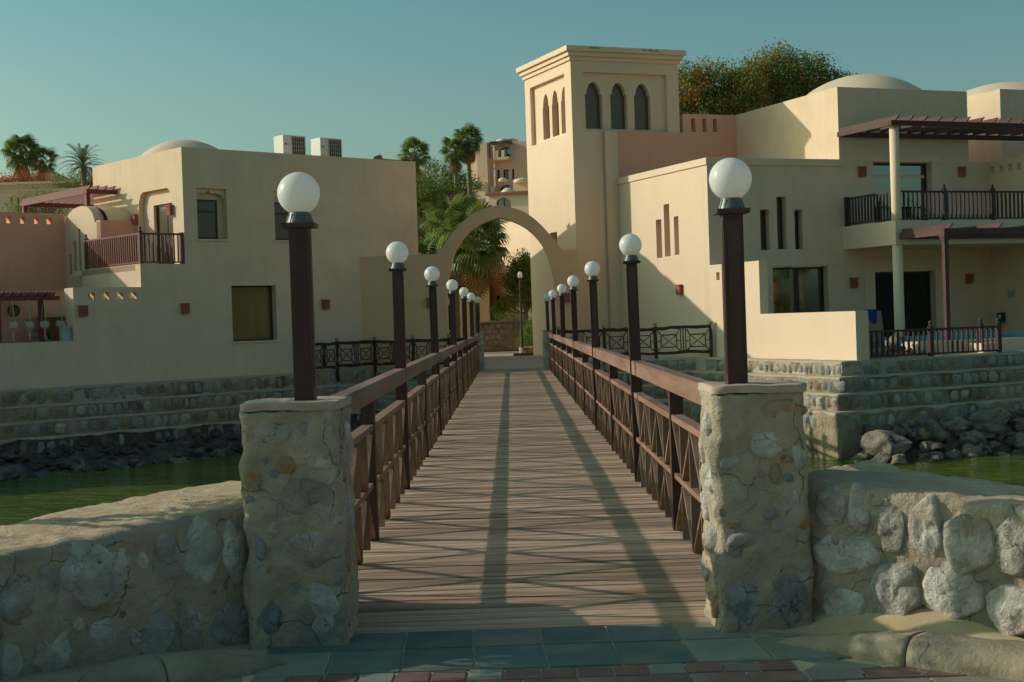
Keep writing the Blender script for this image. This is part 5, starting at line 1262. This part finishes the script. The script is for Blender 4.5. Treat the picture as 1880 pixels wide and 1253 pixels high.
MB().tube([(0, -.03, 0), (0, .01, 0)], .20, 20).build('disc', 'leaf_dark', r); MB().tube([(0, -.035, 0), (0, -.031, 0)], .13, 16).build('centre', 'leaf_olive', r)

# right terrace
r = empty('board', fR(1.85, -6.1, .18), 'tan board leaning on the terrace wall under a blue cloth', 'board', None, R(FRA))
MB().slab('y', 0, .03, [(-.3, 0), (.42, 0), (.26, 1.36), (-.28, 1.36)]).build('panel', 'board', r)
r = empty('blue_cloth', fR(1.75, -6.14, 1.55), 'royal blue cloth draped over the top corner of the leaning board', 'cloth', None, R(FRA))
mb = MB(); mb.slab('y', -.012, .012, [(-.17, .03), (.20, .03), (.16, -.15), (.17, -.30), (.10, -.42), (.02, -.33), (-.06, -.30), (-.1, -.18), (-.15, -.12)]); mb.build('cloth', 'blue', r)
for v in bpy.data.objects['blue_cloth'].children[0].data.vertices: v.co.y += .02*math.sin(v.co.x*30)
rub = random.Random(9)
rb_m = ['board', 'walltop', 'stone_grey', 'ac', 'tile_red', 'walltop', 'sign_plate', 'palmtrunk']
for i in range(46):
    x = rub.uniform(.75, 3.9); y = rub.uniform(-6.6, -5.6) + (x-2)*.08; s = rub.uniform(.06, .2); hgt = .55*math.exp(-((x-2.1)/1.0)**2)
    mt = rb_m[rub.randrange(8)]
    if rub.random() < .5:
        o = MB().box(-s, s, -s*.7, s*.7, -s*.22, s*.22).build('slab_fragment', mt, None)
    else: o = link('slab_fragment', rock_mesh('slab_fragment', 60+i, mt, 2, .5)); o.scale = (s, s*.8, s*.6)
    o.location = fR(x, y, .2 + hgt*rub.random() + s*.2); o.rotation_euler = (rub.uniform(-.7, .7), rub.uniform(-.7, .7), rub.uniform(0, 6))
    tag(o, 'broken building rubble piled behind the terrace railing', 'rubble', 'rubble pieces behind the terrace railing')
o = link('rubble_sack', rock_mesh('rubble_sack', 99, 'board', 3, .25), None, loc=fR(2.75, -5.9, .5), scale=(.24, .2, .36)); tag(o, 'tan upright sack among the rubble behind the terrace railing', 'sack')
o = link('rubble_sack', rock_mesh('rubble_sack', 98, 'sign_plate', 3, .25), None, loc=fR(1.05, -6.6, .32), scale=(.22, .2, .3)); tag(o, 'pale blue sack at the left end of the terrace railing', 'sack')
o = link('water_drum', MB().lathe([(.13, 0), (.14, .02), (.14, .33), (.10, .37), (.04, .39)], 0, 0, 16).mesh('water_drum', 'sign_plate'), None, loc=fR(1.55, -5.2, .55)); tag(o, 'pale blue drum behind the rubble by the curtained door', 'drum')
p = empty('plunge_pool', fR(5.0, -6.0, .18), 'raised plunge pool with cream rim and turquoise water behind the railing', 'pool', None, R(FRA))
MB().box(-1.7, 6, -.3, -.05, 0, .40).build('pool_wall', 'stucco', p); MB().box(-1.7, -1.45, -.05, 2.2, 0, .40).build('pool_wall', 'stucco', p); MB().box(-1.7, 6, 2.2, 2.45, 0, .52).build('pool_wall', 'poolwater', p)
MB().box(-1.45, 6, -.05, 2.2, .30, .34).build('pool_water', 'poolwater', p)
MB().box(.0, .9, -1.0, -.35, 0, .30).build('step', 'stucco', p)
r = empty('valve_box', fR(11.38, -.55, 1.14), 'dark green box fixed low on the far terrace wall', 'box', None, R(FRA))
MB().box(-.12, 0, -.15, .15, -.17, .17).build('box', 'green_box', r); MB().box(-.14, -.121, -.05, .06, -.03, .10).build('dial', 'ac', r); MB().tube([(-.05, 0, -.17), (-.1, .1, -.4), (-.05, .35, -.45), (-.1, .5, -.3)], .02, 6).build('hose', 'palmtrunk', r)
r = empty('notice_plate', fR(11.398, -1.0, 1.95), 'small pale blue striped notice plate on the far terrace wall', 'sign', None, R(FRA))
for k in range(3): MB().box(-.02, 0, -.17, .17, -.12+k*.085, -.05+k*.085).build('strip', 'sign_plate', r)

# a clipped tree outside the picture on the left whose shade falls on the paving
leafy('bushy_tree', (-3.45, 7.55, -.1), 'small bushy tree standing outside the picture left of the wall', [(.1, .15, 1.9, .33), (.15, -.2, 1.85, .33), (.1, -.5, 1.85, .33), (-.1, 0, 2.15, .3)], 5200, .055, ['leaf', 'leaf_dark'], [3, 2], 77, (1.6, .05, 0), None)

# planting on the bank off to the right, seen only as reflections in the villa windows
sheet('right_bank', [(36, 2), (90, -20), (110, 20), (60, 40)], .3, 'earth', 3.2)
for i, (x, y, h) in enumerate(((44, 22, 5.2), (50, 17, 6.5), (56, 24, 4.6), (62, 12, 7.5), (40, 14, 4.2))):
    palm('fan_palm', (x, y, .3), 'fan palm on the right bank outside the picture, %s' % ['nearest the water', 'second from the water', 'lowest inland', 'tallest inland', 'nearest the camera'][i], h, 1.6, 60+i, nf=26, skirt=8)
leafy('shrub', (48, 20, .3), 'low shrub bed on the right bank outside the picture', [(0, 0, .8, 1.5), (3, -2, .8, 1.4), (-3, 2, .8, 1.4)], 3500, .16, ['leaf_olive', 'leaf_red', 'leaf'], [3, 1, 2], 91, None, 'low shrubs', 'shrub')
